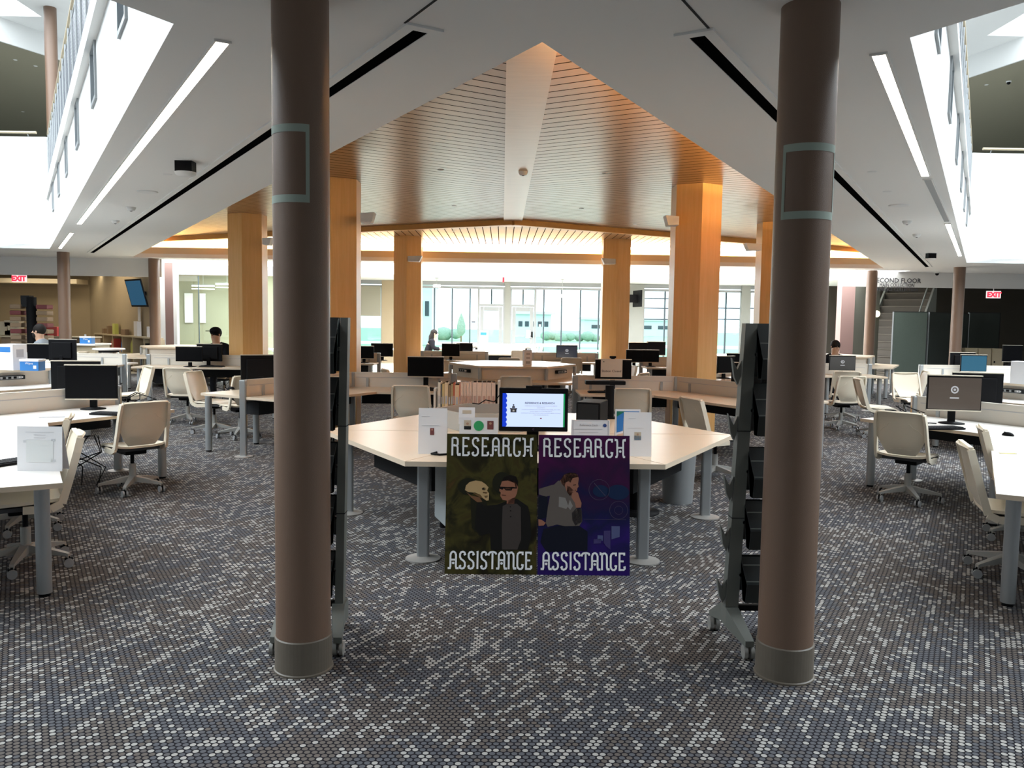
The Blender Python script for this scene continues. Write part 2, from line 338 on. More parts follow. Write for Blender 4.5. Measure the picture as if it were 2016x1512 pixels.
fascia(AN, A, 'wall_near_left', lambda p: tuple(p)); fascia(AN, A, 'wall_near_right', lambda p: (-p[0], p[1]))
for sg, nm in ((-1, 'left'), (1, 'right')):
    m = MB(); m.box((sg*17.2, 18.98, (H1+5.62)/2), (13.6, .06, 5.62-H1), M['white']); struct(m.build('wall_far_'+nm))
def wellobj(f, side):
    a = Vector(A); b = Vector(B); d = (b-a).normalized(); nv = Vector((-d.y, d.x))
    for i, s0 in enumerate(SQ):
        c = a+d*s0; m = MB(); fr = mat_frame
        e = empty('wall_window', (f(c-nv*.02)[0], c.y, 4.0), 0, 'small square window in the white gallery wall, %s, on the %s well' % (('nearest the camera', 'second from the camera', 'third from the camera', 'fourth from the camera', 'fifth from the camera', 'farthest away')[i], side), 'window', 'small square windows in the gallery walls')
        def loc(p, z): q = f(p); return (q[0]-e.location.x, q[1]-e.location.y, z-4.0)
        for (s1, s2, z1, z2) in ((-.25, .25, 3.72, 3.76), (-.25, .25, 4.23, 4.27), (-.25, -.21, 3.76, 4.23), (.21, .25, 3.76, 4.23)):
            p = c+d*s1; q = c+d*s2; w1 = nv*.02; w2 = nv*-.20
            vs = [loc(p+w1, z1), loc(q+w1, z1), loc(q+w2, z1), loc(p+w2, z1), loc(p+w1, z2), loc(q+w1, z2), loc(q+w2, z2), loc(p+w2, z2)]
            m.add(vs, [(0,3,2,1),(4,5,6,7),(0,1,5,4),(1,2,6,5),(2,3,7,6),(3,0,4,7)], M['alu'])
        fo = m.build('frame', e)
        g = MB(); p = c-d*.21-nv*.16; q = c+d*.21-nv*.16; g.quad(loc(p, 3.76), loc(q, 3.76), loc(q, 4.23), loc(p, 4.23), M['glassb']); g.build('pane', e)
    # railing on top of the gallery wall
    r = empty('gallery_railing', (f(a)[0], a.y, FT), 0, 'grey metal mesh railing with wooden handrail above the %s gallery wall' % side, 'railing')
    L = (b-a).length
    def lp(s, z, o=0.0): q = f(a+d*s-nv*(.03-o)); return Vector((q[0]-r.location.x, q[1]-r.location.y, z-FT))
    h = MB(); h.cyl(lp(0, 5.68), lp(L, 5.68), .028, M['shelf'], n=10); h.build('handrail', r)
    for i in range(int(L/.8)+1):
        p = MB(); q0 = lp(i*.8, FT); q1 = lp(i*.8, 5.64); p.cyl(q0, q1, .022, M['alu'], n=8); p.build('post', r)
    g = MB(); g.quad(lp(0, 4.755), lp(L, 4.755), lp(L, 5.55), lp(0, 5.55), M['mesh'])
    for z in (4.84, 5.55): g.cyl(lp(0, z), lp(L, z), .012, M['alu'], n=6)
    g.build('mesh_panel', r)
mat_frame = M['alu']; M['glassb'] = mat('bluish_pane', (.35, .45, .52), .1)
def meshm():
    m, n, l, b = nodes_of('wire_mesh'); b.inputs['Base Color'].default_value = (.09, .10, .13, 1)
    tc = n.new('ShaderNodeTexCoord'); sp = n.new('ShaderNodeSeparateXYZ'); l.new(tc.outputs['Object'], sp.inputs[0])
    a = mth(n, l, 'FRACT', mth(n, l, 'MULTIPLY', sp.outputs[2], 22)); c = mth(n, l, 'FRACT', mth(n, l, 'MULTIPLY', sp.outputs[1], 22))
    al = mth(n, l, 'MAXIMUM', mth(n, l, 'LESS_THAN', a, .45), mth(n, l, 'LESS_THAN', c, .3)); l.new(al, b.inputs['Alpha']); return m
M['mesh'] = meshm()
wellobj(lambda p: (p[0], p[1]), 'left'); wellobj(lambda p: (-p[0], p[1]), 'right')
for sg, nm in ((-1, 'left'), (1, 'right')):
    h = empty('wall_handrail', (sg*17.2, 18.9, 5.66), 0, 'wooden handrail along the top of the far white wall, %s side' % nm, 'handrail', None)
    h2 = MB(); h2.cyl((-6.6, 0, .04), (6.6, 0, .04), .03, M['shelf'], n=10); h2.build('rail', h)
    b2 = MB()
    for i in range(9): b2.cyl((-6.4+i*1.6, 0, .03), (-6.4+i*1.6, .05, -.04), .012, M['alu'], n=6)
    b2.build('bracket', h)
UP = {'left': (P(0, 82, 8.2).xy, P(105, 115, 8.2).xy, 0), 'right': (P(1925, 148, 8.2).xy, P(2016, 118, 8.2).xy, 0)}
UP['right'] = (UP['right'][1], UP['right'][0], 0) if UP['right'][1].x < UP['right'][0].x else UP['right']
SKY = {'left': (P(0, 24, 8.75).xy, P(82, 33, 8.75).xy, 0), 'right': (P(2016, 60, 8.75).xy, P(1943, 70, 8.75).xy, 0)}
# upper storey: olive ceiling, white bulkhead, roof light
M['olive'] = mat('upper_ceiling_paint', (.26, .24, .17), .8)
a0, a1 = Vector((-12.5, 20.05)), Vector((-11.0, 21.55))
for sg, nm in ((-1, 'left'), (1, 'right')):
    # the edge of the olive ceiling runs obliquely over each well, a white bulkhead rises from it
    p0, p1, z8 = UP[nm]; d = (p1-p0).normalized(); q0 = p0-d*sg*-1*0; e0 = p0-d*14; e1 = p1+d*14
    nv = Vector((-d.y, d.x)); nv = nv if nv.y > 0 else -nv
    struct(MB().prism([e0, e1, e1+nv*24, e0+nv*24], 8.2, 8.3, M['olive']).build('ceiling'))
    struct(MB().prism([e0-nv*.05, e1-nv*.05, e1+nv*.02, e0+nv*.02], 8.201, 8.75, M['white']).build('wall_upper'))
    # high white ceiling with a roof light opening
    k0, k1, k2 = SKY[nm]
    xs = sorted((k1.x, sg*30)); x_in = k1.x
    m = MB(); m.prism([(0, -10), (x_in, -10), (x_in, 26), (0, 26)], 8.75, 8.85, M['white']); m.prism([(x_in, k1.y), (sg*30, k1.y), (sg*30, 26), (x_in, 26)], 8.75, 8.85, M['white']); m.prism([(x_in, -10), (sg*30, -10), (sg*30, k1.y-9), (x_in, k1.y-9)], 8.75, 8.85, M['white']); struct(m.build('ceiling'))
    m = MB(); m.prism([(x_in, k1.y-9), (sg*30, k1.y-9), (sg*30, k1.y), (x_in, k1.y)], 9.2, 9.25, emis('atrium_glazing_'+nm, (.92, .97, 1), 3.2)); struct(m.build('window_%d' % (2 if sg < 0 else 3)))
    m = MB()
    for i in range(24): m.box((x_in+sg*(1.2+2.5), k1.y-1.3-i*.10, 9.10), (5.0, .035, .02), M['mull'])
    for j in (1.1, 6.3): m.box((x_in+sg*j, k1.y-2.5, 9.10), (.05, 2.6, .05), M['alu'])
    tag(m.build('roof_louver'), 'blue-grey slatted louver under the roof light above the %s well' % nm, 'louver')
# outer walls and back
wallm = M['white']
for nm, c, sz in (('back', (0, -10.05, 4.5), (60, .1, 9)), ('left', (-30, 12, 4.5), (.1, 45, 9)), ('right', (30, 12, 4.5), (.1, 45, 9)), ('upper_far', (0, 34, 6.6), (60, .1, 4.6))):
    struct(MB().box(c, sz, wallm).build('wall_'+nm))
for sg in (-1, 1): struct(MB().prism([(sg*24, -10), (sg*30, -10), (sg*30, 33), (sg*24, 33)], -.1, 0, M['tile']).build('floor'))
# ---------------- far wall of glass
YG = 32.0
def gx(px): return PX(px, YG)
zt = 2.98
m = MB()  # header above the glass
m.prism([(-24, YG), (24, YG), (24, YG+.15), (-24, YG+.15)], 3.0, 3.2, M['alu'])
struct(m.build('trim_10'))
struct(MB().box(((gx(752)+gx(700))/2, YG, 1.5), (gx(752)-gx(700), .08, 3.0), M['grayw'] if False else M['glass']).build('window_10'))
def glazing(idx, pa, pb, mulls, hor=(), thick=.05, mcol=None, zb=0.0, z2=2.92):
    e = empty('window_%d' % idx, (gx((pa+pb)/2), YG, 0)); e['kind'] = 'structure'
    xa, xb = gx(pa), gx(pb); cx = e.location.x
    g = MB(); g.quad((xa-cx, 0, zb), (xb-cx, 0, zb), (xb-cx, 0, z2), (xa-cx, 0, z2), M['glass']); g.build('pane', e)
    fr = MB()
    for x in (xa, xb): fr.box((x-cx, 0, (zb+z2)/2), (.07, .09, z2-zb), M['alu'])
    fr.box(((xa+xb)/2-cx, 0, z2), (xb-xa, .09, .09), M['alu']); fr.box(((xa+xb)/2-cx, 0, .04), (xb-xa, .09, .08), M['alu']); fr.build('window_frame', e)
    mm = MB()
    for q in mulls: mm.box((gx(q)-cx, .03, (zb+z2)/2), (thick, .10, z2-zb), mcol or M['mull'])
    for z in hor: mm.box(((xa+xb)/2-cx, .02, z), (xb-xa, .06, .04), mcol or M['mull'])
    if mulls or hor: mm.build('mullion', e)
    return e
glazing(4, 780, 942, [855, 890, 925]); glazing(5, 1053, 1200, [1070, 1105, 1142, 1178]); glazing(6, 1266, 1400, [1308], [PZ(1300, 559, YG), PZ(1300, 588, YG), PZ(1300, 607, YG), PZ(1300, 629, YG)], .05)
glazing(8, 1400, 1457, [1428], [PZ(1440, 607, YG), PZ(1440, 629, YG)]); glazing(9, 1474, 1640, [1500], [PZ(1480, 607, YG)])
# blind window left
e = glazing(7, 700, 752, []); bl = MB(); bl.box((0, -.06, 2.35), (gx(750)-gx(702), .02, 1.15), M['blind']); bl.build('roller_blind', e)
for nm, pa, pb, mt in (('far_a', 993, 1004, 'grayw'), ('far_b', 752, 780, 'tan'), ('far_c', 1200, 1266, 'grayw'), ('far_d', 1457, 1474, 'grayw'), ('far_e', 620, 700, 'tan')):
    xa, xb = gx(pa), gx(pb); struct(MB().box(((xa+xb)/2, YG, 1.57), (xb-xa, .2, 3.14), M[mt]).build('wall_'+nm))
xa, xb = -24, gx(620); struct(MB().box(((xa+xb)/2, YG, 1.57), (xb-xa, .2, 3.14), M['tan']).build('wall_far_f'))
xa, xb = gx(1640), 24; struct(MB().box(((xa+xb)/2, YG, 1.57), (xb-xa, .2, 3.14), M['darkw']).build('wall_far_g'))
# glass doors either side of the grey pillar
def gdoor(idx, pa, pb, hand):
    xa, xb = gx(pa), gx(pb); cx = (xa+xb)/2; e = empty('door_%d' % idx, (cx, YG-.02, 0)); e['kind'] = 'structure'
    w = xb-xa; fr = MB()
    zd = PZ(1000, 604, YG)
    for x in (-w/2, w/2): fr.box((x, 0, 1.48), (.08, .12, 2.96), M['alu'])
    fr.box((0, 0, zd+.05), (w-.082, .11, .09), M['alu']); fr.box((0, 0, 2.91), (w-.082, .11, .1), M['alu']); fr.box((0, .04, (zd+2.95)/2), (.05, .06, 2.95-zd), M['mull']); fr.build('door_frame', e)
    lf = MB(); w2 = w-.12
    for x in (-w2/2+.07, w2/2-.07): lf.box((x, -.02, zd/2), (.13, .055, zd-.01), M['alu'])
    lf.box((0, -.02, zd-.09), (w2-.28, .06, .16), M['alu']); lf.box((0, -.02, .16), (w2-.28, .06, .3), M['alu']); lf.build('door_leaf', e)
    g = MB(); g.quad((-w2/2, 0, .2), (w2/2, 0, .2), (w2/2, 0, zd), (-w2/2, 0, zd), M['glass']); g.quad((-w/2, 0, zd), (w/2, 0, zd), (w/2, 0, 2.94), (-w/2, 0, 2.94), M['glass']); g.build('pane', e)
    hd = MB(); hd.box((hand*(w2/2-.05), -.1, PZ(1000, 658, YG)), (.06, .09, .22), M['black']); hd.cyl((hand*(w2/2-.05), -.12, PZ(1000, 664, YG)), (hand*(w2/2-.3), -.12, PZ(1000, 664, YG)), .02, M['chrome']); hd.build('door_handle', e)
gdoor(1, 942, 992, -1); gdoor(2, 1005, 1053, 1)
for px, side in ((957, 'left'), (1041, 'right')):
    m = MB(); m.box((0, 0, 0), (.17, .006, .26), M['inkl']); m.box((0, -.005, -.09), (.17, .004, .07), M['ink'])
    o = m.build('door_notice', None, (PX(px, YG-.1), YG-.1, PZ(px, 657, YG-.1))); tag(o, 'small grey paper notice taped inside the %s glass door' % side, 'notice')
for px, side in ((932, 'left'), (1063, 'right')):
    m = MB(); m.box((0, 0, .08), (.15, .006, .04), M['inkd']); m.box((0, 0, -.06), (.09, .006, .11), M['ink'])
    o = m.build('access_sign', None, (PX(px, YG-.02), YG-.02, PZ(px, 638, YG-.02))); tag(o, 'small black and grey access sign on the glass beside the %s door' % side, 'sign')
# outside
m = MB(); m.prism([(-80, 33), (80, 33), (80, 160), (-80, 160)], -.3, -.2, M['grass']); struct(m.build('lawn'))
m = MB(); m.prism([(-80, 60), (80, 60), (80, 68), (-80, 68)], -.2, -.18, M['paving']); struct(m.build('footpath'))
def bush(px, py, Y, r, n, label, name='hedge_bush'):
    b = MB(); c = AT(px, py, Y); rr = random.Random(px)
    for i in range(n): b.ball(((i-(n-1)/2)*r*1.0+rr.uniform(-.2, .2)*r, rr.uniform(-.4, .4)*r, rr.uniform(-.15, .2)*r), r*rr.uniform(.6, .9), M['hedge'], 10, (1, 1, .75))
    return tag(b.build(name, None, (c.x, Y, max(c.z, r*.3)-.35)), label, 'bush')
bush(872, 648, 75, 1.0, 3, 'rounded green hedge on the lawn seen through the left glazing')
bush(1140, 657, 78, .8, 9, 'low long green hedge on the lawn seen through the right glazing')
t = empty('conifer_tree', (PX(908, 70), 70, 0), 0, 'narrow conical tree outside the glazing left of the doors', 'tree')
m = MB(); m.lathe((0, 0, .3), [(.1, 0), (.34, .3), (.36, .9), (.2, 1.5), (.03, 1.9)], M['hedge'], 14); m.build('foliage', t); m = MB(); m.cyl((0, 0, -.2), (0, 0, .4), .06, M['brown']); m.build('trunk', t)
for k, (pa, pb, pt, Y, lb) in enumerate(((1015, 1085, 618, 95, 'pale blue-grey flat building beyond the lawn behind the right glass door'), (1150, 1330, 627, 110, 'long low pale building beyond the lawn behind the right glazing'), (780, 850, 560, 60, 'tall pale building corner seen through the left glazing'))):
    x0, x1 = PX(pa, Y), PX(pb, Y); z1 = PZ(1000, pt, Y); b = empty('building', ((x0+x1)/2, Y, -.2), 0, lb, 'building')
    m = MB(); m.box((0, 3, z1/2+.1), (x1-x0, 6, z1+.2), M['bldg']); m.build('wall', b)
    m = MB()
    for i in range(5): m.box(((i-2)*(x1-x0)/5.5, -.02, z1*.62), ((x1-x0)/9, .06, z1*.25), M['mull'])
    m.build('window_band', b); m = MB(); m.box((0, 3, z1+.35), (x1-x0+.8, 6.8, .3), M['bldg']); m.build('roof', b)
# ---------------- piers
def hexpts(R, c=(0, 0), a0=0): return [(c[0]+R*cos(rad(a0+60*i)), c[1]+R*sin(rad(a0+60*i))) for i in range(6)]
piers = [(-2.66, 12.4, 'near left'), (2.66, 12.4, 'near right'), (-5.27, 16.7, 'middle left'), (5.27, 16.7, 'middle right'), (-2.52, 20.6, 'far left'), (2.60, 20.6, 'far right')]
for x, y, nm in piers:
    m = MB(); m.prism(hexpts(.385, a0=30), .08, HW, M['pier']); p = empty('wooden_pier', (x, y, 0), 0, 'six-sided maple-clad pier, the %s one of the six under the timber ceiling' % nm, 'pier')
    m.build('cladding', p); m = MB(); m.prism(hexpts(.375, a0=30), 0, .08, M['darkw']); m.build('plinth', p)
# wall lights on the piers
def wall_lamp(px, py, Y, w, flip, lb):
    c = AT(px, py, Y); e = empty('wall_lamp', c, 0, lb, 'wall lamp'); m = MB()
    s = -1 if flip else 1
    m.add([(-w*s, -.12, .06), (w*s, -.16, .07), (w*.6*s, -.16, -.07), (-w*s, -.12, -.06), (-w*s, .10, .06), (w*s, .05, .07), (w*.6*s, .05, -.07), (-w*s, .1, -.06)],
          [(0, 1, 2, 3), (4, 7, 6, 5), (0, 3, 7, 4), (1, 5, 6, 2), (3, 2, 6, 7), (0, 4, 5, 1)], M['white']); m.build('shade', e)
    m = MB(); m.box((-w*s, .12, 0), (.05, .12, .1), M['silver']); m.build('bracket', e)
wall_lamp(818, 510, 20.05, .17, False, 'white angled wall lamp on the far left pier'); wall_lamp(1197, 515, 20.05, .17, True, 'white angled wall lamp on the far right pier')
wall_lamp(726, 430, 12.05, .10, False, 'white wedge wall lamp on the near left pier'); wall_lamp(1320, 436, 12.1, .10, True, 'white wedge wall lamp on the near right pier')
wall_lamp(1480, 487, 16.2, .16, True, 'white angled wall lamp on the middle right pier'); wall_lamp(529, 476, 16.2, .09, False, 'white angled wall lamp on the middle left pier')
# ---------------- round columns
def rcol(name, x, y, r, h, lb, z0=0, base=True):
    e = empty(name, (x, y, z0), 0, lb, 'column'); m = MB(); m.cyl((0, 0, .16 if base else 0), (0, 0, h), r, M['column'], n=48); m.build('shaft', e)
    if base:
        m = MB(); m.lathe((0, 0, 0), [(r+.012, 0), (r+.012, .008), (r+.006, .012), (r+.006, .165), (r+.001, .17)], M['base'], 48, False); m.build('base_band', e)
    return e
cl = rcol('round_column', -1.135, 3.93, .130, H1, 'large brown round column in the foreground left of the posters')
cr = rcol('round_column', 1.205, 3.90, .130, H1, 'large brown round column in the foreground right of the posters')
rcol('round_column', -10.6, 19.9, .135, H1, 'brown round column farthest left, under the gallery'); rcol('round_column', -9.2, 21.66, .135, H1, 'brown round column beside the mauve panel on the left')
rcol('round_column', 9.65, 22.1, .135, H1, 'brown round column beside the staircase on the right'); rcol('round_column', 11.05, 20.4, .135, H1, 'brown round column in front of the green partition on the right')
rcol('round_column', -10.75, 19.9, .135, 4.55, 'brown round column of the upper gallery above the left well', 4.36, False)
def tape(col, x0deg, x1deg, z0, z1, r=.1315):
    def band(a0, a1, za, zb):
        n = max(2, int(abs(a1-a0)/4)); vs = []
        for k in range(n+1):
            a = rad(a0+(a1-a0)*k/n)
            for z in (za, zb): vs.append((r*cos(a), r*sin(a), z))
        return vs, [(2*k, 2*k+2, 2*k+3, 2*k+1) for k in range(n)]
    m = MB(); t = 7.5
    for a0, a1, za, zb in ((x0deg, x1deg, z0, z0+.035), (x0deg, x1deg, z1-.035, z1), (x0deg, x0deg+t, z0, z1), (x1deg-t, x1deg, z0, z1)):
        vs, fs = band(a0, a1, za, zb); m.add(vs, fs, M['tape'], True)
    o = m.build('tape_outline', col); o['label'] = 'rectangle of pale masking tape'
yc = 3.8
tape(cl, 168, 300, PZ(590, 398, yc), PZ(590, 243, yc)); tape(cr, 205, 333, PZ(1600, 432, yc), PZ(1600, 283, yc))
# ---------------- ceiling fittings
def strip(a, b, w, mt, name, lb, cat, frame=None, z=H1):
    a = Vector(a); b = Vector(b); d = (b-a); L = d.length; ang = atan2(d.y, d.x); c = (a+b)/2
    e = empty(name, (c.x, c.y, z), ang, lb, cat); m = MB(); m.box((0, 0, -.004), (L, w, .008), mt); m.build('diffuser' if cat == 'light' else 'slot', e)
    m = MB(); fw = frame or .012
    for s in (-1, 1): m.box((0, s*(w/2+fw/2), -.006), (L+2*fw, fw, .012), M['soffit']); m.box((s*(L/2+fw/2), 0, -.006), (fw, w, .012), M['soffit'])
    m.build('trim_frame', e); return e
def c2(px, py): p = P(px, py, H1); return (p.x, p.y)
strip(c2(438, 80), c2(156, 440), .066, M['light'], 'strip_light', 'long glowing recessed strip light in the white ceiling, left side', 'light')
strip(c2(141, 458), c2(118, 488), .062, M['light'], 'strip_light', 'short glowing strip light beyond the long one, left ceiling', 'light')
strip(c2(1730, 105), c2(1822, 345), .066, M['light'], 'strip_light', 'long glowing recessed strip light in the white ceiling, right side', 'light')
strip(c2(1826, 352), c2(1864, 435), .064, M['silver'], 'strip_light', 'unlit grey section of recessed strip light, right ceiling', 'light')
strip(c2(1866, 440), c2(1890, 503), .062, M['light'], 'strip_light', 'short glowing strip light beyond the unlit section, right ceiling', 'light')
strip(c2(828, 58), c2(181, 497), .082, M['void'], 'air_slot', 'long black linear air slot in the white ceiling, left side', 'air slot', .06)  # solid black strip, the shade of an open slot put into its colour
strip(c2(1372, 68), c2(1826, 525), .082, M['void'], 'air_slot', 'long black linear air slot in the white ceiling, right side', 'air slot', .06)
for pts, lb in (((( 797, 45), (857, 0)), 'left'), (((1395, 55), (1345, 0)), 'right')):
    a, b = [Vector(c2(*q)) for q in pts]; d = (b-a).normalized(); b = a+d*3.5; c = (a+b)/2
    struct(MB().box((c.x, c.y, H1-.001), (3.5, .012, .004), M['dark'], atan2(d.y, d.x)).build('trim_%d' % (20 if lb == 'left' else 21)))
def ceil_item(px, py, kind, lb, z=H1):
    c = P(px, py, z)
    if kind == 'detector':
        e = empty('smoke_detector', (c.x, c.y, z), 0, lb, 'smoke detector'); m = MB(); m.lathe((0, 0, -.05), [(.02, 0), (.045, .005), (.06, .03), (.065, .05)], M['white'], 20); m.build('housing', e)
        m = MB(); m.lathe((0, 0, -.056), [(.008, 0), (.02, .006), (.022, .012)], M['dark'], 12); m.build('sensor', e)
    elif kind == 'speaker':
        e = empty('ceiling_speaker', (c.x, c.y, z), 0, lb, 'speaker'); m = MB(); m.lathe((0, 0, -.012), [(.10, 0), (.115, .004), (.12, .012)], M['white'], 28); m.build('grille', e)
    elif kind == 'camera':
        e = empty('dome_camera', (c.x, c.y, z), 0, lb, 'security camera'); m = MB(); m.lathe((0, 0, -.03), [(.06, 0), (.07, .03)], M['white'], 20); m.build('mount', e); m = MB(); m.ball((0, 0, -.04), .05, M['blackg']); m.build('dome', e)
    elif kind == 'box':
        e = empty('ceiling_heat_unit', (c.x, c.y, z), 0, lb, 'ceiling device'); m = MB(); m.box((0, 0, -.05), (.16, .12, .10), M['black']); m.build('housing', e); m = MB(); m.lathe((0, 0, -.14), [(.05, 0), (.09, .015), (.10, .04)], M['white'], 20); m.build('dome', e)
    elif kind == 'lamp':
        e = empty('downlight', (c.x, c.y, z), 0, lb, 'downlight'); m = MB(); m.lathe((0, 0, -.006), [(.035, 0), (.05, .006)], M['white'], 18); m.build('ring', e)
ceil_item(365, 318, 'box', 'black box with white dome hanging from the left ceiling'); ceil_item(290, 377, 'speaker', 'round white speaker flush in the left ceiling')
ceil_item(258, 408, 'detector', 'white smoke detector on the left ceiling, nearer one'); ceil_item(227, 434, 'detector', 'white smoke detector on the left ceiling, farther one')
ceil_item(330, 343, 'lamp', 'tiny flush fitting on the left ceiling beside the black box'); ceil_item(211, 511, 'camera', 'small dark dome camera under the left ceiling edge')
ceil_item(1717, 338, 'lamp', 'small white sprinkler fitting on the right ceiling, nearest one'); ceil_item(1747, 377, 'lamp', 'flush round fitting on the right ceiling behind the sprinkler'); ceil_item(1770, 404, 'speaker', 'round white speaker flush in the right ceiling')
ceil_item(1786, 435, 'detector', 'white smoke detector on the right ceiling, nearer one'); ceil_item(1805, 461, 'detector', 'white smoke detector on the right ceiling, farther one')
ceil_item(1833, 499, 'box', 'black box with white dome hanging from the right ceiling'); ceil_item(1845, 536, 'camera', 'small dark dome camera under the right ceiling edge')
ceil_item(1030, 338, 'detector', 'round cream smoke detector on the wide maple rib', HW-.03)
for q, lb in (((868, 334), 'left field, nearest'), ((894, 405), 'left field, farther'), ((776, 433), 'left field, beside the pier'), ((1192, 341), 'right field, nearest'), ((1145, 410), 'right field, farther'), ((1250, 441), 'right field, near the far pier'), ((1100, 451), 'far field, right of centre'), ((893, 455), 'far field, left of centre')):
    ceil_item(*q, 'lamp', 'tiny downlight in the timber ceiling, '+lb, HW)
for q, lb in (((30, 118), 'nearest left'), ((70, 130), 'second'), ((45, 220), 'farthest')):
    ceil_item(*q, 'lamp', 'small white fitting on the olive upper ceiling over the left well, '+lb, 8.2)
ceil_item(1986, 160, 'camera', 'dark dome camera on the upper ceiling over the right well', 8.2); ceil_item(1942, 167, 'lamp', 'small white fitting on the upper ceiling over the right well', 8.2)
# ============================================================ ALCOVES LEFT AND RIGHT
struct(MB().box(((-24+PX(322, 21.9))/2, 21.93, 2.93), (24+PX(322, 21.9), .16, .48), M['soffit']).build('trim_30'))
xr = PX(1655, 22.7); struct(MB().box(((xr+24)/2, 22.75, 2.96), (24-xr, .16, .42), M['soffit']).build('trim_31'))
t = empty('wall_lettering', (0, 22.66, 0), 0, 'dark lettering reading SECOND FLOOR on the white bulkhead, with two smaller lines below', 'lettering')
for s, pa, pb, py, nm in (('SECOND FLOOR', 1716, 1809, 556.5, 'heading'), ('MAIN COLLECTION', 1728, 1796, 565, 'second_line'), ('REFERENCE COLLECTION', 1715, 1804, 573, 'third_line')):
    m = MB(); w = PX(pb, 22.66)-PX(pa, 22.66); text(m, s, 1, Matrix.Identity(4), M['inkd'], 'LEFT', .002, .006 if nm == 'heading' else 0)
    x0 = min(v[0] for v in m.v); x1 = max(v[0] for v in m.v); sx = w/(x1-x0); hh = {'heading': .155, 'second_line': .125, 'third_line': .12}[nm]
    F = Matrix.Translation((PX(pa, 22.66), 0, PZ((pa+pb)/2, py, 22.66))) @ Matrix.Rotation(pi/2, 4, 'X') @ Matrix.Diagonal((sx, hh*1.15, 1, 1))
    m.v = [tuple(F @ Vector((v[0]-x0, v[1], v[2]))) for v in m.v]; m.build(nm, t)
# left alcove shell
m = MB(); xc = PX(178, 30); m.box(((xc-24)/2, 30.05, 1.5), (24+xc, .1, 3.3), M['tan']); struct(m.build('wall_alcove_back'))
a = Vector((xc, 30)); b = Vector((PX(319, 23.4), 23.4)); d = (b-a).normalized(); nv = Vector((-d.y, d.x))*.1
struct(MB().prism([a, b, b+nv, a+nv], 0, H1, M['tan']).build('wall_alcove_side'))
struct(MB().box((xc/2-12, 29.5, 2.82), (24+xc, .8, .16), mat('cove_glow_cream', (.75, .66, .50), .7)).build('trim_32'))  # glow of the cove-lit soffit edge put into the cream colour
area('alcove_fill', (-13.5, 26, 3.1), 4, 2, 55, (1, .82, .58)); area('alcove_fill', (-14.5, 28.6, 3.05), 6, .3, 30, (1, .85, .6))  # warm fill added so the tan alcove wall shows
area('reception_lamp', (-6.5, 27.9, 3.1), 5, 1, 60, (1, .93, .8))
YP = 23.2
for pa, pb, mt, nm in ((318, 328, 'white', 'trim_33'), (328, 344, 'mauve', 'wall_mauve'), (344, 351, 'white', 'trim_34')):
    x0, x1 = PX(pa, YP), PX(pb, YP); struct(MB().box(((x0+x1)/2, YP, 1.57), (x1-x0, .16, 3.14), M[mt]).build(nm))
e = empty('window_11', ((PX(351, YP)+PX(640, YP))/2, YP, 0)); e['kind'] = 'structure'
x0, x1 = PX(351, YP)-e.location.x, PX(640, YP)-e.location.x
m = MB(); m.quad((x0, 0, 0), (x1, 0, 0), (x1, 0, 2.8), (x0, 0, 2.8), M['glassp']); m.build('pane', e)
m = MB(); m.box(((x0+x1)/2, 0, 2.95), (x1-x0, .1, .26), M['alu']); m.box(((x0+x1)/2, 0, .05), (x1-x0, .08, .1), M['alu'])
for px in (392, 540): m.box((PX(px, YP)-e.location.x, 0, 1.4), (.02, .03, 2.8), M['mull'])
m.build('window_frame', e)
struct(MB().box(((PX(340, 28.5)+PX(660, 28.5))/2, 28.6, 1.5), (PX(660, 28.5)-PX(340, 28.5), .1, 3.2), mat('office_wall', (.27, .27, .20), .8)).build('wall_office'))
for pa, pb in ((362, 378), (392, 403)):
    x0, x1 = PX(pa, 28.4), PX(pb, 28.4); tag(MB().box((0, 0, 0), (x1-x0, .03, 1.0), M['inkl']).build('wall_panel', None, ((x0+x1)/2, 28.5, 1.95)), 'tall pale panel on the office wall behind the glass, %s one' % ('wider' if pa == 362 else 'narrower'), 'panel')
for k, (px, py, Y, lb) in enumerate(((447, 560, 27.9, 'pair of bright linear pendant bars inside the glass office'), (400, 563, 28.2, 'farther linear pendant lamp inside the glass office'), (860, 562, 29.5, 'thin pendant lamp hanging before the left glazing'), (1107, 582, 29, 'thin bent pendant lamp hanging before the right glazing'))):
    c = AT(px, py, Y); e = empty('pendant_lamp', (c.x, Y, c.z), 0, lb, 'pendant lamp'); m = MB()
    w = .75 if k < 2 else .25
    m.box((0, 0, 0), (w, .06, .04), M['lightw']); m.box((0, 0, -.10 if k < 2 else -.05), (w, .06, .03), M['lightw'])
    m.build('lamp_bar', e); m = MB(); m.box((0, 0, .04), (w+.02, .07, .03), M['silver']); m.cyl((0, 0, .04), (0, 0, H1-c.z), .008, M['silver'], n=6); m.cyl((0, 0, H1-c.z-.03), (0, 0, H1-c.z), .06, M['silver']); m.build('stem', e)
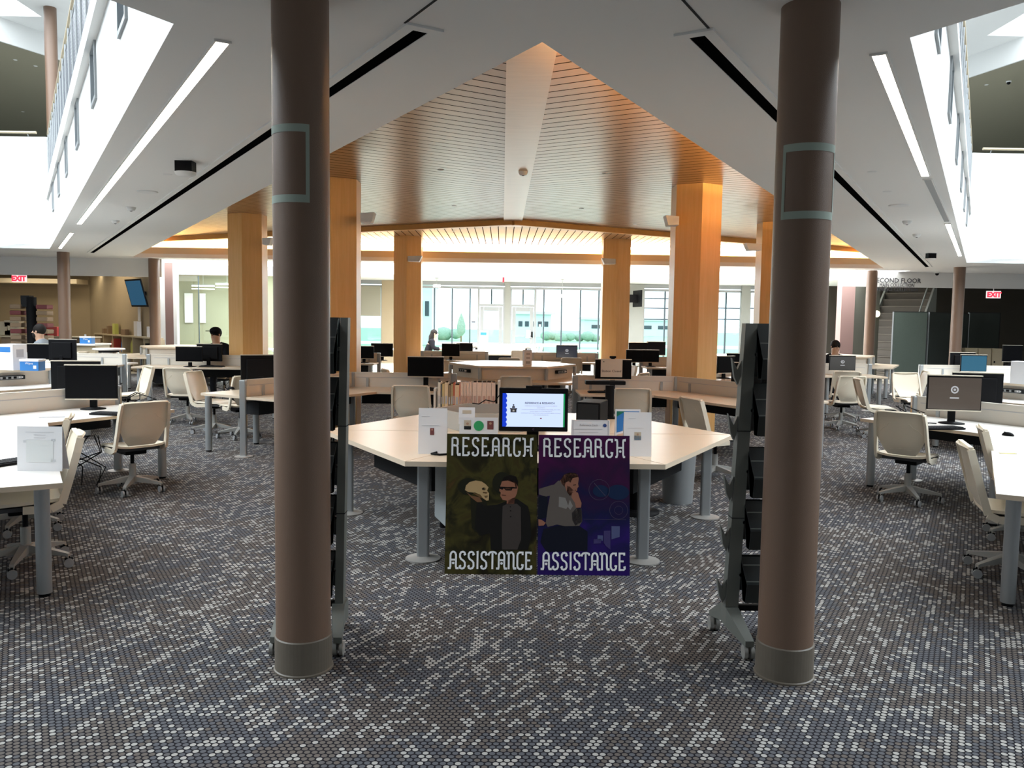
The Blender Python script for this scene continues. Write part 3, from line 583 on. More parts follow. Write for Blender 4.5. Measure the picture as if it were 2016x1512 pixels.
# exit signs
def exit_sign(px, py, Y, w, lb, thin=False):
    c = AT(px, py, Y); e = empty('exit_sign', c, 0, lb, 'exit sign'); h = w*.52; m = MB()
    if thin:
        m.box((0, 0, 0), (.06, .3, h), M['exitr']); m.build('housing', e); return
    m.box((0, .03, 0), (w, .06, h), M['exitb']); m.build('housing', e); m = MB()
    text(m, 'EXIT', h*.95, face_mtx((0, -.004, -h*.33)), M['exitr'], 'CENTER', .001, .012); m.build('lettering', e)
    m = MB(); m.cyl((0, .03, h/2), (0, .03, H1-c.z if Y > 22.9 else .2), .012, M['white'], n=6); m.build('stem', e)
exit_sign(37, 548, 23.0, .38, 'red lit EXIT sign hanging under the left bulkhead'); exit_sign(1957, 580, 24.0, .40, 'red lit EXIT sign hanging in the dark passage on the right'); exit_sign(991, 551, 28.5, .30, 'red exit sign seen edge-on above the glass doors', True)
# wall television left
e = empty('wall_television', (0, 0, 0), 0, 'wall television with a blue screen beside the brown column on the left', 'television')
c1 = AT(252, 558, 25.0); c2_ = AT(287, 558, 24.0); zt_, zb_ = c1.z, AT(252, 600, 25.0).z; e.location = (c1+c2_)/2; L0 = e.location
dd = (c2_-c1); dd.z = 0; dd.normalize(); nn = Vector((dd.y, -dd.x, 0)); w = .62; h = .40; F = Matrix.Translation((0, 0, -.30)) 
def tvp(u, v, o): return dd*u + Vector((0, 0, 1))*v + nn*o + nn*(.10*(v/h))
for nm, ww, hh, o, mt in (('casing', w, h, 0, 'black'), ('screen', w-.05, h-.05, .032, 'tvblue')):
    m = MB(); vs = [tvp(su*ww, sv*hh, o+t) for t in (0, .03 if nm == 'casing' else .004) for su, sv in ((-1, -1), (1, -1), (1, 1), (-1, 1))]
    vs = [v+Vector((0, 0, -.28)) for v in vs]
    m.add(vs, [(0,1,2,3),(7,6,5,4),(0,4,5,1),(1,5,6,2),(2,6,7,3),(3,7,4,0)], M[mt]); m.build(nm, e)
m = MB(); m.box((0, 0, -.28), (.1, .5, .1), M['black']); o_ = m.build('bracket', e); o_.location = tuple(-nn*.3)
c = AT(1255, 588, 31.2); e = empty('wall_television', c, rad(98), 'slim wall television seen nearly edge-on beside the right window', 'television')
m = MB(); m.box((0, 0, 0), (1.0, .06, .62), M['black'], bev=.01); m.build('casing', e); m = MB(); m.box((0, -.035, 0), (.94, .006, .56), M['inkl']); m.build('screen', e); m = MB(); m.box((0, .2, 0), (.1, .35, .3), M['black']); m.build('bracket', e)
c = AT(309, 571, 23.9); m = MB(); m.box((0, 0, 0), (.06, .12, .2), M['rednod']); tag(m.build('fire_alarm', None, c), 'small red fire alarm on the tan wall beside the column', 'fire alarm')
for px, py, w, h, mt, lb in ((274, 618, .22, .42, 'inkl', 'tall pale notice on the tan wall under the television'), (284, 620, .16, .42, 'dark', 'dark framed notice on the tan wall beside the column')):
    c = AT(px, py, 24.9); m = MB(); m.box((0, 0, 0), (w, .02, h), M[mt]); o = m.build('wall_notice', None, c, atan2(d.y, d.x)+pi); tag(o, lb, 'notice')
# low bookcase along the angled wall
s0 = Vector((PX(186, 28.3), 28.3)); s1 = Vector((PX(313, 23.2), 23.0)); L = (s1-s0).length; ang = atan2((s1-s0).y, (s1-s0).x)
e = empty('low_bookcase', (s0.x, s0.y, 0), ang, 'low birch bookcase along the angled tan wall on the left', 'bookcase')
m = MB(); m.box((L/2, .18, 1.04), (L, .40, .04), M['shelf']); m.build('top_board', e); m = MB(); m.box((L/2, .36, .52), (L, .02, 1.0), M['shelf']); m.build('back_panel', e)
for i in range(7): m = MB(); m.box((i*L/6, .18, .51), (.05, .38, 1.02), M['shelf']); m.build('upright', e)
for z in (.06, .52):
    m = MB(); m.box((L/2, .18, z), (L-.05, .36, .025), M['shelf']); m.build('shelf_board', e)
def onshelf(s, z, o=.12): p = s0+(s1-s0)*s+Vector((-(s1-s0).y, (s1-s0).x)).normalized()*o; return (p.x, p.y, z)
k = 0
for s_, z_, mts, n_ in ((.30, .5725, 'red', 6), (.47, .5725, 'blue', 4), (.62, .5725, 'lime', 5), (.80, .5725, 'dark', 5)):
    for i in range(n_):
        hgt = .30+.05*((i*7) % 3); m = MB(); m.box((0, 0, hgt/2), (.05, .2, hgt), M[mts], bev=.004)
        o = m.build('book', None, (onshelf(s_+i*.0085, z_-.04)), ang); tag(o, 'upright %s book on the upper shelf of the low bookcase' % {'red': 'red', 'blue': 'blue', 'lime': 'lime green', 'dark': 'black'}[mts], 'book', '%s books on the low bookcase' % {'red': 'red', 'blue': 'blue', 'lime': 'lime', 'dark': 'black'}[mts])
for s_, w_, h_, mt, lb, nm in ((.10, .22, .16, 'brown', 'small brown box on the bookcase, nearest the corner', 'box'), (.19, .2, .26, 'brown', 'taller brown box on the bookcase', 'box'), (.30, .26, .34, 'lime', 'lime green leaflet stack leaning on the bookcase', 'leaflet_stand'), (.46, .5, .18, 'brown', 'low brown carton of cards on the bookcase', 'box'), (.66, .36, .44, 'paper', 'white framed notice standing on the bookcase', 'notice_stand'), (.84, .2, .3, 'paper', 'white leaflet holder on the bookcase by the column', 'leaflet_stand'), (.93, .22, .42, 'lime', 'pale green leaflet holder on the bookcase by the column', 'leaflet_stand')):
    m = MB(); m.box((0, 0, h_/2), (w_, .12, h_), M[mt], bev=.006); o = m.build(nm, None, onshelf(s_, 1.06, .15), ang); tag(o, lb, nm.replace('_', ' '))
# counter, bin and rotating racks of the left alcove
def counter(pa, pb, Y, z, dep, lb, mt='shelf', top='topw'):
    x0, x1 = PX(pa, Y), PX(pb, Y); e = empty('service_counter', ((x0+x1)/2, Y+dep/2, 0), 0, lb, 'counter'); w = x1-x0
    m = MB(); m.box((0, 0, z-.02), (w+.06, dep+.06, .04), M[top], bev=.006); m.build('worktop', e); m = MB(); m.box((0, .02, (z-.04)/2), (w, dep-.05, z-.04), M[mt]); m.build('body', e); return e
counter(0, 176, 22.6, 1.08, .6, 'long tan display counter at the back of the left alcove', 'brown', 'shelf')
counter(143, 185, 18.2, 1.05, .7, 'beige service counter with a white top left of the steel bin', 'shelf')
e = empty('steel_bin', (PX(195, 17.2), 17.6, 0), 0, 'shiny round steel bin table beside the service counter', 'bin')
m = MB(); m.cyl((0, 0, .05), (0, 0, .9), .21, M['steel'], n=32); m.build('body', e); m = MB(); m.lathe((0, 0, .94), [(.24, 0), (.32, .01), (.32, .035), (.3, .045)], M['topw'], 32); m.build('lid', e); m = MB(); m.cyl((0, 0, .9), (0, 0, .94), .2, M['dark'], n=24); m.cyl((0, 0, 0), (0, 0, .05), .2, M['dark'], n=24); m.build('rim', e)
e = empty('spinner_rack', (PX(54, 21.0), 21.2, 0), 0, 'dark rotating rack of brown boxes standing behind the bearded man', 'rack')
m = MB(); m.cyl((0, 0, 0), (0, 0, 2.1), .12, M['black'], n=16); m.lathe((0, 0, 0), [(.35, 0), (.35, .04), (.1, .06)], M['black'], 24); m.box((-.1, 0, 2.0), (.22, .2, .28), M['dark']); m.build('pole', e)
for i in range(9):
    for s in (-1, 1): m = MB(); m.box((s*.33, 0, .62+i*.155), (.28, .3, .11), M['brown'] if (i+s) % 3 else mat('dark_red_card%d%d' % (i, s), (.14, .03, .03), .7), bev=.02); m.build('pocket', e)
for i, (px, py, mt, lb, w, h) in enumerate(((12, 642, 'shelf', 'tan leaflet holder, far left of the back counter', .4, .38), (28, 640, 'shelf', 'tan leaflet holder beside the rotating rack', .42, .42), (86, 648, 'red', 'red basket on the back counter behind the bearded man', .36, .3), (105, 651, 'red', 'red box with a cream label next to the column', .34, .26))):
    c = AT(px, py, 22.9); m = MB(); m.box((0, 0, h/2), (w, .25, h), M[mt], bev=.02); m.box((0, -.13, h*.5), (w*.5, .01, h*.3), M['shelf']); o = m.build('display_box', None, (c.x, 22.9, 1.08)); tag(o, lb, 'display box')
# ---------------- right alcove
YA = 24.4
e = empty('staircase', (PX(1737, 26.0), 26.0, 0), rad(-38), 'carpeted staircase rising behind the brown column on the right', 'staircase')
n_ = 13; m = MB()
for i in range(n_): m.box((0, i*.30+.15, (i+1)*.118), (1.5, .32, (i+1)*.236 if False else .236), M['stair'])
for i in range(n_): m.box((0, i*.30+.15, (i+1)*.236/2-.03), (1.46, .30, (i+1)*.236-.06), M['stair'])
m.v = [(x, y, z) for x, y, z in m.v]; 
m = MB()
for i in range(n_): m.box((0, i*.30+.15, (i+1)*.118), (1.46, .30, (i+1)*.236), M['stair']); m.box((0, i*.30+.14, (i+1)*.236-.012), (1.48, .33, .024), M['nosing'])
m.build('steps', e)
for s in (-1, 1):
    m = MB(); m.add([(s*.74, -.1, 0), (s*.74, n_*.3, 0), (s*.74, n_*.3, n_*.236+.25), (s*.74, -.1, .35), (s*.80, -.1, 0), (s*.80, n_*.3, 0), (s*.80, n_*.3, n_*.236+.25), (s*.80, -.1, .35)], [(0,3,2,1),(4,5,6,7),(0,4,7,3),(3,7,6,2),(1,2,6,5)], M['grayw']); m.build('stringer', e)
    m = MB(); m.tube([(s*.77, -.2, .1), (s*.77, -.2, .95), (s*.77, 0, 1.05), (s*.77, n_*.3, 1.05+n_*.236)], .022, M['dark'] if s < 0 else M['silver']); m.build('handrail', e)
for k, (px, py) in enumerate(((1725, 618), (1693, 668))):
    c = AT(px, py, 25.2); m = MB(); m.cyl((0, 0, 0), (0, -.05, 0), .10, emis('round_lamp%d' % k, (1, .9, .6), 2.5), n=20); o = m.build('wall_light', None, c); tag(o, '%s round glowing wall light beside the stairs' % ('upper' if k == 0 else 'lower'), 'wall light')
x0, x1 = PX(1650, YA), PX(1676, YA); struct(MB().box(((x0+x1)/2, YA, 1.57), (x1-x0, .35, 3.14), M['mauve']).build('wall_mauve_right'))
a = Vector((PX(1676, YA), YA)); b = Vector((PX(1730, 25.4), 25.4)); dv_ = (b-a).normalized(); nv = Vector((-dv_.y, dv_.x))*.1
struct(MB().prism([a, b, b+nv, a+nv], 0, H1, mat('stair_wall', (.15, .15, .12), .8)).build('wall_stair'))
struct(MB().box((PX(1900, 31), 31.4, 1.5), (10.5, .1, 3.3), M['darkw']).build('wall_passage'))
def partition(pa, Ya, pb, Yb, zt_, mt, lb):
    a = Vector((PX(pa, Ya), Ya, 0)); b = Vector((PX(pb, Yb), Yb, 0)); dd_ = b-a; L = dd_.length; e = empty('folding_partition', a, atan2(dd_.y, dd_.x), lb, 'partition')
    m = MB(); m.box((L/2, 0, zt_/2+.02), (L-.04, .05, zt_-.04), M[mt]); m.build('fabric_panel', e); m = MB()
    m.box((.01, 0, zt_/2), (.025, .06, zt_), M['alu']); m.box((L-.01, 0, zt_/2), (.025, .06, zt_), M['dark']); m.box((L/2, 0, zt_), (L, .06, .02), M['dark']); m.build('frame', e)
partition(1757, 24.2, 1826, 24.0, 2.10, 'green', 'grey-green fabric partition standing left of the farther brown column')
partition(1827, 24.1, 1905, 26.5, 2.10, 'greend', 'dark green partition panel behind the farther brown column'); partition(1906, 26.6, 1968, 26.6, 2.15, 'greend', 'dark green partition panel, farthest right')
for i, (pa, pb, lb) in enumerate(((1902, 1928, 'left'), (1929, 1955, 'middle'), (1956, 1980, 'right'))):
    Y = 24.6; x0, x1 = PX(pa, Y), PX(pb, Y); z1 = PZ(1930, 686, Y); e = empty('storage_cupboard', ((x0+x1)/2, Y+.25, 0), 0, 'pale birch cupboard against the dark partition, %s of three' % lb, 'cupboard'); w = x1-x0
    m = MB(); m.box((0, 0, z1/2), (w-.01, .5, z1), M['shelf'], bev=.005); m.build('body', e); m = MB(); m.box((0, -.26, z1/2), (w-.03, .02, z1-.04), M['shelf']); dr = m.build('door', e); m = MB(); m.box((-w*.3, -.28, z1*.62), (.03, .02, .06), M['black']); m.build('handle', dr)
# ============================================================ FURNITURE
def sheet(mb, fn, nu, nv, th, mt):
    top = []; bot = []
    for j in range(nv+1):
        for i in range(nu+1):
            u = i/nu*2-1; v = j/nv; p = Vector(fn(u, v)); e_ = 1e-3
            du = Vector(fn(min(u+e_, 1), v))-Vector(fn(max(u-e_, -1), v)); dv = Vector(fn(u, min(v+e_, 1)))-Vector(fn(u, max(v-e_, 0)))
            nn_ = du.cross(dv).normalized()*(th/2); top.append(p+nn_); bot.append(p-nn_)
    N = len(top); w = nu+1; fs = []
    for j in range(nv):
        for i in range(nu):
            a = j*w+i; fs += [(a, a+1, a+1+w, a+w), (N+a, N+a+w, N+a+1+w, N+a+1)]
    mb.add(top+bot, fs, mt, True); ed = []
    for i in range(nu): ed += [(i, N+i, N+i+1, i+1), (nv*w+i, nv*w+i+1, N+nv*w+i+1, N+nv*w+i)]
    for j in range(nv): ed += [(j*w, j*w+w, N+j*w+w, N+j*w), (j*w+nu, N+j*w+nu, N+j*w+w+nu, j*w+w+nu)]
    mb.add(top+bot, ed, mt); return mb
def back_fn(u, v):
    z = .475+.415*v; hw = .222 if v > .42 else .125+.097*(v/.42)**.8
    x = u*hw*(1-.0*v); y = -.215-.10*v-.035*(1-u*u)*(1 if v > .2 else v/.2)-.03*max(0, v-.9)*10*.6
    if v > .93: z -= .012*(abs(u)**6)
    return (x, y, z)
def seat_fn(u, v):
    y = -.215+.445*v; hw = .225*(1-.10*max(0, v-.6)/.4*2*.5); z = .455-.018*(1-u*u)*sin(pi*min(1, v*1.1))-.05*max(0, v-.82)/.18*(v-.82)/.18*.6+.02*(1-v)*(abs(u)**4)
    return (u*hw, y, z)
def make_chair(lite=False):
    e = empty('task_chair', (0, 0, 0), 0, 'chair', 'chair'); r = []
    m = MB(); sheet(m, back_fn, 14, 12, .012, M['shell'])
    for uv in (((-.88, .50), (-.72, .60), (-.52, .66), (-.42, .74), (.42, .74), (.52, .66), (.72, .60), (.88, .50)), ((-.6, .12), (0, .16), (.6, .12))): m.tube([Vector(back_fn(*q))+Vector((0, -.006, 0)) for q in uv], .0028, M['shell'], 6)
    r.append(m.build('backrest', e))
    m = MB(); sheet(m, seat_fn, 12, 12, .020, M['shell']); r.append(m.build('seat', e))
    m = MB()
    for s in (-1, 1):
        pts = [(s*.235, .02, .425), (s*.240, -.14, .420), (s*.238, -.205, .45), (s*.232, -.25, .60), (s*.226, -.30, .78), (s*.215, -.325, .875)]
        for a_, b_ in zip(pts, pts[1:]):
            a_ = Vector(a_); b_ = Vector(b_); t_ = Vector((s*.012, 0, 0)); dd_ = (b_-a_).normalized(); q = dd_.cross(Vector((1, 0, 0))).normalized()*.024
            vs = [a_-t_-q, a_+t_-q, a_+t_+q, a_-t_+q, b_-t_-q, b_+t_-q, b_+t_+q, b_-t_+q]
            m.add(vs, [(0,3,2,1),(4,5,6,7),(0,1,5,4),(1,2,6,5),(2,3,7,6),(3,0,4,7)], M['shell'])
    m.box((0, -.322, .886), (.42, .03, .014), M['shell'], bev=.006); r.append(m.build('back_frame', e))
    m = MB(); m.box((0, .02, .425), (.40, .36, .03), M['seatpad'], bev=.012); m.box((0, 0, .39), (.20, .20, .05), M['black'], bev=.015); m.cyl((.1, .02, .40), (.22, .02, .39), .008, M['black'], n=6); r.append(m.build('seat_pan', e))
    m = MB(); m.cyl((0, 0, .22), (0, 0, .38), .018, M['black'], n=12); m.cyl((0, 0, .13), (0, 0, .27), .032, M['cbase'], n=16); r.append(m.build('gas_column', e))
    m = MB(); m.cyl((0, 0, .07), (0, 0, .15), .042, M['cbase'], n=16)
    for k in range(5):
        a_ = rad(90+72*k); dx, dy = cos(a_), sin(a_); px_, py_ = -dy, dx
        vs = []
        for t_, w_, z0_, z1_ in ((.03, .028, .095, .15), (.16, .021, .085, .125), (.285, .015, .078, .098), (.30, .014, .062, .092)):
            for s_, z_ in ((-1, z0_), (1, z0_), (1, z1_), (-1, z1_)): vs.append((dx*t_+px_*w_*s_, dy*t_+py_*w_*s_, z_))
        fs = [(0, 3, 2, 1), (12, 13, 14, 15)]
        for q_ in range(3):
            o_ = q_*4; fs += [(o_+i, o_+(i+1) % 4, o_+4+(i+1) % 4, o_+4+i) for i in range(4)]
        m.add(vs, fs, M['cbase'])
    r.append(m.build('star_base', e))
    if lite:
        m = MB()
        for k in range(5): a_ = rad(90+72*k); m.cyl((.295*cos(a_)-.02, .295*sin(a_), .03), (.295*cos(a_)+.02, .295*sin(a_), .03), .03, M['caster'], n=12); m.cyl((.295*cos(a_), .295*sin(a_), .03), (.295*cos(a_), .295*sin(a_), .08), .01, M['black'], n=6)
        r.append(m.build('caster_set', e))
    else:
        for k in range(5):
            a_ = rad(90+72*k); cx, cy = .295*cos(a_), .295*sin(a_); m = MB()
            for s_ in (-1, 1): m.cyl((cx+s_*.008, cy, .030), (cx+s_*.024, cy, .030), .030, M['caster'], n=18)
            m.cyl((cx, cy, .03), (cx, cy, .075), .010, M['black'], n=8); m.box((cx, cy, .045), (.014, .05, .04), M['black']); r.append(m.build('caster', e))
    reg(e, *r); return e
CH0 = make_chair(); CH1 = make_chair(True); used = {0: False, 1: False}
def chair(x, y, face, lb, group='ivory task chairs', lite=False):
    src = CH1 if lite else CH0; rz = -rad(face); k = 1 if lite else 0
    if not used[k]:
        used[k] = True; src.location = (x, y, 0); src.rotation_euler.z = rz; src['label'] = lb; src['group'] = group; return src
    return copy_tree(src, (x, y, 0), rz, lb, group)
MON = {}
def monitor(x, y, z, face, lb, w=.50, h=.31, on=None, gap=.09, tilt=0, bars=True):
    # face: direction the screen looks towards, degrees clockwise from +Y (180 = towards the camera)
    key = (w, h, on, gap, bars)
    rz = -rad(face-180)
    if key in MON: return copy_tree(MON[key], (x, y, z), rz, lb, 'computer monitors')
    e = empty('computer_monitor', (x, y, z), rz, lb, 'monitor', 'computer monitors'); r = []
    zc = gap+h/2
    m = MB(); m.box((0, 0, zc), (w, .035, h), M['black'], bev=.006); m.box((0, .03, zc), (w*.72, .04, h*.72), M['black'], bev=.015); r.append(m.build('casing', e))
    m = MB(); smt = M['blackg'] if on is None else on
    m.box((0, -.0185, zc), (w-.02, .004, h-.035), smt); r.append(m.build('screen', e))
    if bars:
        m = MB(); m.box((0, -.004, zc+h/2+.004), (w, .045, .010), M['bar']); r.append(m.build('top_bar', e))
        m = MB(); m.box((0, -.012, zc-h/2+.006), (w, .024, .012), M['bar']); r.append(m.build('bottom_bar', e))
    m = MB(); m.box((0, .045, gap/2+.05), (.07, .03, gap+.10), M['black'], bev=.01); m.lathe((0, .03, 0), [(.12, 0), (.12, .008), (.05, .02)], M['black'], 24); r.append(m.build('stand', e))
    reg(e, *r); MON[key] = e; return e
def login(name, c, lg=(.35, .36, .38)):
    m, n, l, b = nodes_of(name); b.inputs['Base Color'].default_value = (.01, .01, .01, 1); b.inputs['Roughness'].default_value = .15
    tc = n.new('ShaderNodeTexCoord'); sp = n.new('ShaderNodeSeparateXYZ'); l.new(tc.outputs['Generated'], sp.inputs[0])
    dx = mth(n, l, 'MULTIPLY', mth(n, l, 'SUBTRACT', sp.outputs[0], .5), 1.6); dz = mth(n, l, 'SUBTRACT', sp.outputs[2], .62)
    d_ = mth(n, l, 'SQRT', mth(n, l, 'ADD', mth(n, l, 'MULTIPLY', dx, dx), mth(n, l, 'MULTIPLY', dz, dz)))
    ring = mth(n, l, 'MULTIPLY', mth(n, l, 'LESS_THAN', d_, .12), mth(n, l, 'GREATER_THAN', d_, .075)); dot = mth(n, l, 'LESS_THAN', d_, .04)
    bar = mth(n, l, 'MULTIPLY', mth(n, l, 'LESS_THAN', mth(n, l, 'ABSOLUTE', dx), .14), mth(n, l, 'LESS_THAN', mth(n, l, 'ABSOLUTE', mth(n, l, 'SUBTRACT', sp.outputs[2], .36)), .022))
    f_ = mth(n, l, 'MAXIMUM', mth(n, l, 'MAXIMUM', ring, dot), mth(n, l, 'MULTIPLY', bar, 2.0))
    mx_ = n.new('ShaderNodeMix'); mx_.data_type = 'RGBA'; mx_.inputs[6].default_value = (*c, 1); mx_.inputs[7].default_value = (*lg, 1); l.new(f_, mx_.inputs[0])
    l.new(mx_.outputs[2], b.inputs['Emission Color']); b.inputs['Emission Strength'].default_value = 1.0; return m
LOG1 = login('login_brown', (.055, .042, .033)); LOG2 = login('login_dark', (.02, .024, .035)); LOG3 = login('login_grey', (.035, .035, .035))
KB = {}
def keyboard(x, y, z, rz, lb):
    if 'k' in KB: return copy_tree(KB['k'], (x, y, z), rz, lb)
    e = empty('keyboard', (x, y, z), rz, lb, 'keyboard', 'keyboards'); m = MB(); m.box((0, 0, .010), (.45, .155, .016), M['black'], bev=.005); a_ = m.build('base', e); m = MB()
    for i in range(15):
        for j in range(5): m.box((-.20+i*.0285, -.055+j*.027, .021), (.023, .021, .007), M['dark'])
    b_ = m.build('keys', e); reg(e, a_, b_); KB['k'] = e; return e
def mouse(x, y, z, rz, lb):
    if 'm' in KB: return copy_tree(KB['m'], (x, y, z), rz, lb)
    e = empty('mouse', (x, y, z), rz, lb, 'mouse', 'computer mice'); m = MB(); m.ball((0, 0, .004), .032, M['black'], 14, (1, 1.75, .95)); m.v = [(a_, b_, max(c_, 0.0)) for a_, b_, c_ in m.v]; q = m.build('shell', e); m = MB(); m.box((0, .03, .030), (.006, .018, .008), M['dark']); w_ = m.build('wheel', e); reg(e, q, w_); KB['m'] = e; return e
def offset_line(pts, dd_):
    pts = [Vector(p) for p in pts]; out = []
    for i, p in enumerate(pts):
        ns = []
        if i > 0: d_ = (p-pts[i-1]).normalized(); ns.append(Vector((-d_.y, d_.x)))
        if i < len(pts)-1: d_ = (pts[i+1]-p).normalized(); ns.append(Vector((-d_.y, d_.x)))
        if len(ns) == 1: out.append(p+ns[0]*dd_)
        else: b_ = (ns[0]+ns[1]).normalized(); out.append(p+b_*dd_/b_.dot(ns[0]))
    return out
ZT = .73; ZS = .935
def legm(h=ZT-.03, r=.042):
    m = MB(); m.cyl((0, 0, .02), (0, 0, h), r, M['silver'], n=24); m.cyl((0, 0, 0), (0, 0, .025), r*.8, M['black'], n=16); return m
LEG = {}
def add_leg(e, x, y):
    if 'l' not in LEG: o = legm().build('leg', e); LEG['l'] = o
    else: o = LEG['l'].copy(); COL.objects.link(o); o.parent = e
    o.location = (x-e.location.x, y-e.location.y, 0)
def add_post(e, x, y, z=ZS, disc=True):
    m = MB(); m.box((0, 0, z/2), (.075, .075, z), M['silver'], bev=.012)
    for s in (-1, 1): m.box((s*.0385, 0, z/2), (.006, .03, z-.04), M['chrome'])
    if disc: m.lathe((0, 0, 0), [(.11, 0), (.11, .008), (.04, .02)], M['disc'], 24, False)
    o = m.build('post', e); o.location = (x-e.location.x, y-e.location.y, 0)
def bench_pod(spine, lb, front, backs=(), legs=(), screen=True, zs=ZS, cut=.02, tmat='top', trough=True):
    c = Vector(spine[len(spine)//2]); e = empty('workstation_bench', (c.x, c.y, 0), 0, lb, 'desk'); rel = lambda p: (p[0]-c.x, p[1]-c.y)
    sp = [Vector(p) for p in spine]
    f0 = offset_line(sp, math.copysign(.03, front)); f1 = offset_line(sp, front)
    m = MB(); m.prism([rel(p) for p in f0]+[rel(p) for p in f1[::-1]], ZT-.03, ZT, M[tmat], M['edge']); m.build('worktop', e)
    for k, (i, t0, t1, dd_) in enumerate(backs):
        a_, b_ = sp[i], sp[i+1]; d_ = (b_-a_).normalized(); n_ = Vector((-d_.y, d_.x)); s_ = math.copysign(1, dd_)
        q = [a_+d_*t0+n_*.03*s_, a_+d_*t1+n_*.03*s_, a_+d_*t1+n_*dd_, a_+d_*t0+n_*dd_]
        m = MB(); m.prism([rel(p) for p in q], ZT-.03, ZT, M[tmat], M['edge']); m.build('worktop', e)
    if screen:
        for a_, b_ in zip(sp, sp[1:]):
            d_ = b_-a_; L_ = d_.length; mid = (a_+b_)/2-c; m = MB(); ang_ = atan2(d_.y, d_.x)
            m.box((mid.x, mid.y, (ZT+zs)/2-.03), (L_-.04, .032, zs-ZT+.05), M['screen'], ang_); m.box((mid.x, mid.y, zs-.008), (L_-.02, .042, .016), M['screen'], ang_)
            nn_ = Vector((-d_.y, d_.x)).normalized()
            for t_ in (.15, .85):
                p_ = a_+d_*t_-c
                for s_ in (-1, 1): m.box((p_.x+nn_.x*.024*s_, p_.y+nn_.y*.024*s_, ZT+.06), (.035, .02, .13), M['silver'], ang_)
            for s_ in (-1, 1): m.box((mid.x+nn_.x*.0175*s_, mid.y+nn_.y*.0175*s_, zs-.07), (L_*.92, .004, .006), M['ink'], ang_)
            m.build('privacy_screen', e)
            if trough:
                m = MB(); m.box((mid.x+nn_.x*.0, mid.y, .58), (L_-.3, .20, .16), M['dark'], ang_); m.build('cable_trough', e)
    for p in sp: add_post(e, p.x, p.y, zs)
    for x, y in legs: add_leg(e, x, y)
    return e
def hub(cx, cy, lb, R=1.72, r=1.10, z=.95, tmat='top', strip_=True):
    e = empty('hexagonal_hub_desk', (cx, cy, 0), 0, lb, 'desk'); m = MB(); m.prism(hexpts(R), ZT-.035, ZT, M[tmat], M['edge']); m.build('worktop', e)
    m = MB(); m.prism(hexpts(r), z-.035, z, M[tmat], M['edge']); m.build('raised_top', e)
    m = MB(); m.prism(hexpts(r-.06), ZT, z-.035, M['screen']); m.build('riser_panel', e)
    m = MB(); m.prism(hexpts(r-.25), .08, ZT-.035, M['dark']); m.build('pedestal', e)
    for i in range(6):
        a_ = rad(60*i); o = MB().cyl((0, 0, 0), (0, 0, z-.03), .03, M['silver'], n=16).build('post', e); o.location = ((r-.02)*cos(a_), (r-.02)*sin(a_), 0)
        add_leg(e, cx+(R-.16)*cos(a_), cy+(R-.16)*sin(a_))
    if strip_:
        for a_ in (240, 300, 270):
            if a_ == 270: continue
            q = Vector(((r-.06)*.866*cos(rad(a_-30+(0))), (r-.06)*.866*sin(rad(a_-30)), .845)) if a_ == 240 else Vector(((r-.06)*.866*cos(rad(a_+30)), (r-.06)*.866*sin(rad(a_+30)), .845))
            ang_ = rad(a_-30+90) if a_ == 240 else rad(a_+30+90)
            m = MB(); m.box((0, 0, 0), (.34, .06, .055), M['dark'], bev=.008); m.box((-.02, -.032*(1), 0), (.28, .004, .035), M['silver'])
            for k in range(3): m.box((-.11+k*.07, -.035, 0), (.04, .004, .028), M['black'])
            for k in range(2): m.box((.09+k*.035, -.035, 0), (.02, .004, .02), M['paper'])
            o = m.build('power_strip', e); o.location = q*1.04; o.rotation_euler.z = ang_; o.location.z = .845
    return e
def paper_stand(px, py, Yd, z, w, h, rz, lb, deco, name='paper_sign'):
    pass
# ============================================================ DESKS
dp = .92
def pods(s, nm):
    g = lambda p: (s*p[0], p[1])
    # near pod: two arms meeting at a 120 degree corner
    bench_pod([g((3.50, 4.27)), g((5.28, 7.36)), g((4.35, 8.98))], 'large near workstation bench with a 120 degree bend, %s edge of the picture' % nm, s*dp, [(1, .15, 1.85, -s*dp)], [g((2.93, 4.92)), g((3.72, 8.60)), g((4.05, 6.95)), g((5.15, 9.30))], tmat='topw')
    bench_pod([g((.86, 11.72)), g((2.30, 11.72)), g((3.30, 9.98))], 'workstation bench wrapping the near %s wooden pier' % nm, -s*.80, [(0, .05, 1.15, s*.75), (1, .55, 1.96, s*.80)], [g((1.0, 11.1)), g((3.85, 10.35)), g((3.45, 11.0)), g((1.0, 12.3))])
    bench_pod([g((7.1, 16.3)), g((4.5, 16.3)), g((3.2, 14.05))], 'workstation bench in front of the middle %s wooden pier' % nm, s*.80, [(0, .05, 1.0, -s*.75)], [g((7.0, 15.62)), g((3.95, 13.75)), g((7.0, 16.95)), g((6.0, 15.62))])
    hub(s*7.5, 11.5, 'hexagonal hub desk with a raised top near the %s edge of the picture' % nm, tmat='topw'); hub(s*7.95, 20.4, 'hexagonal hub desk with a raised top far back on the %s' % nm, strip_=False)
    bench_pod([g((.55, 19.9)), g((2.1, 19.9))], 'straight bench with a screen between the far piers, %s of centre' % nm, -s*.75, [(0, .05, 1.5, s*.7)], [g((.65, 19.3)), g((2.0, 19.3))])
    bench_pod([g((2.9, 18.3)), g((4.3, 18.3))], 'straight bench before the far %s wooden pier' % nm, -s*.75, [(0, .05, 1.3, s*.7)], [g((3.0, 17.7)), g((4.2, 17.7))])
pods(-1, 'left'); pods(1, 'right')
hub(0, 14.35, 'central hexagonal hub desk with a raised top behind the reference monitor'); hub(-.2, 24.9, 'sunlit hexagonal hub desk near the glass doors', tmat='topw')
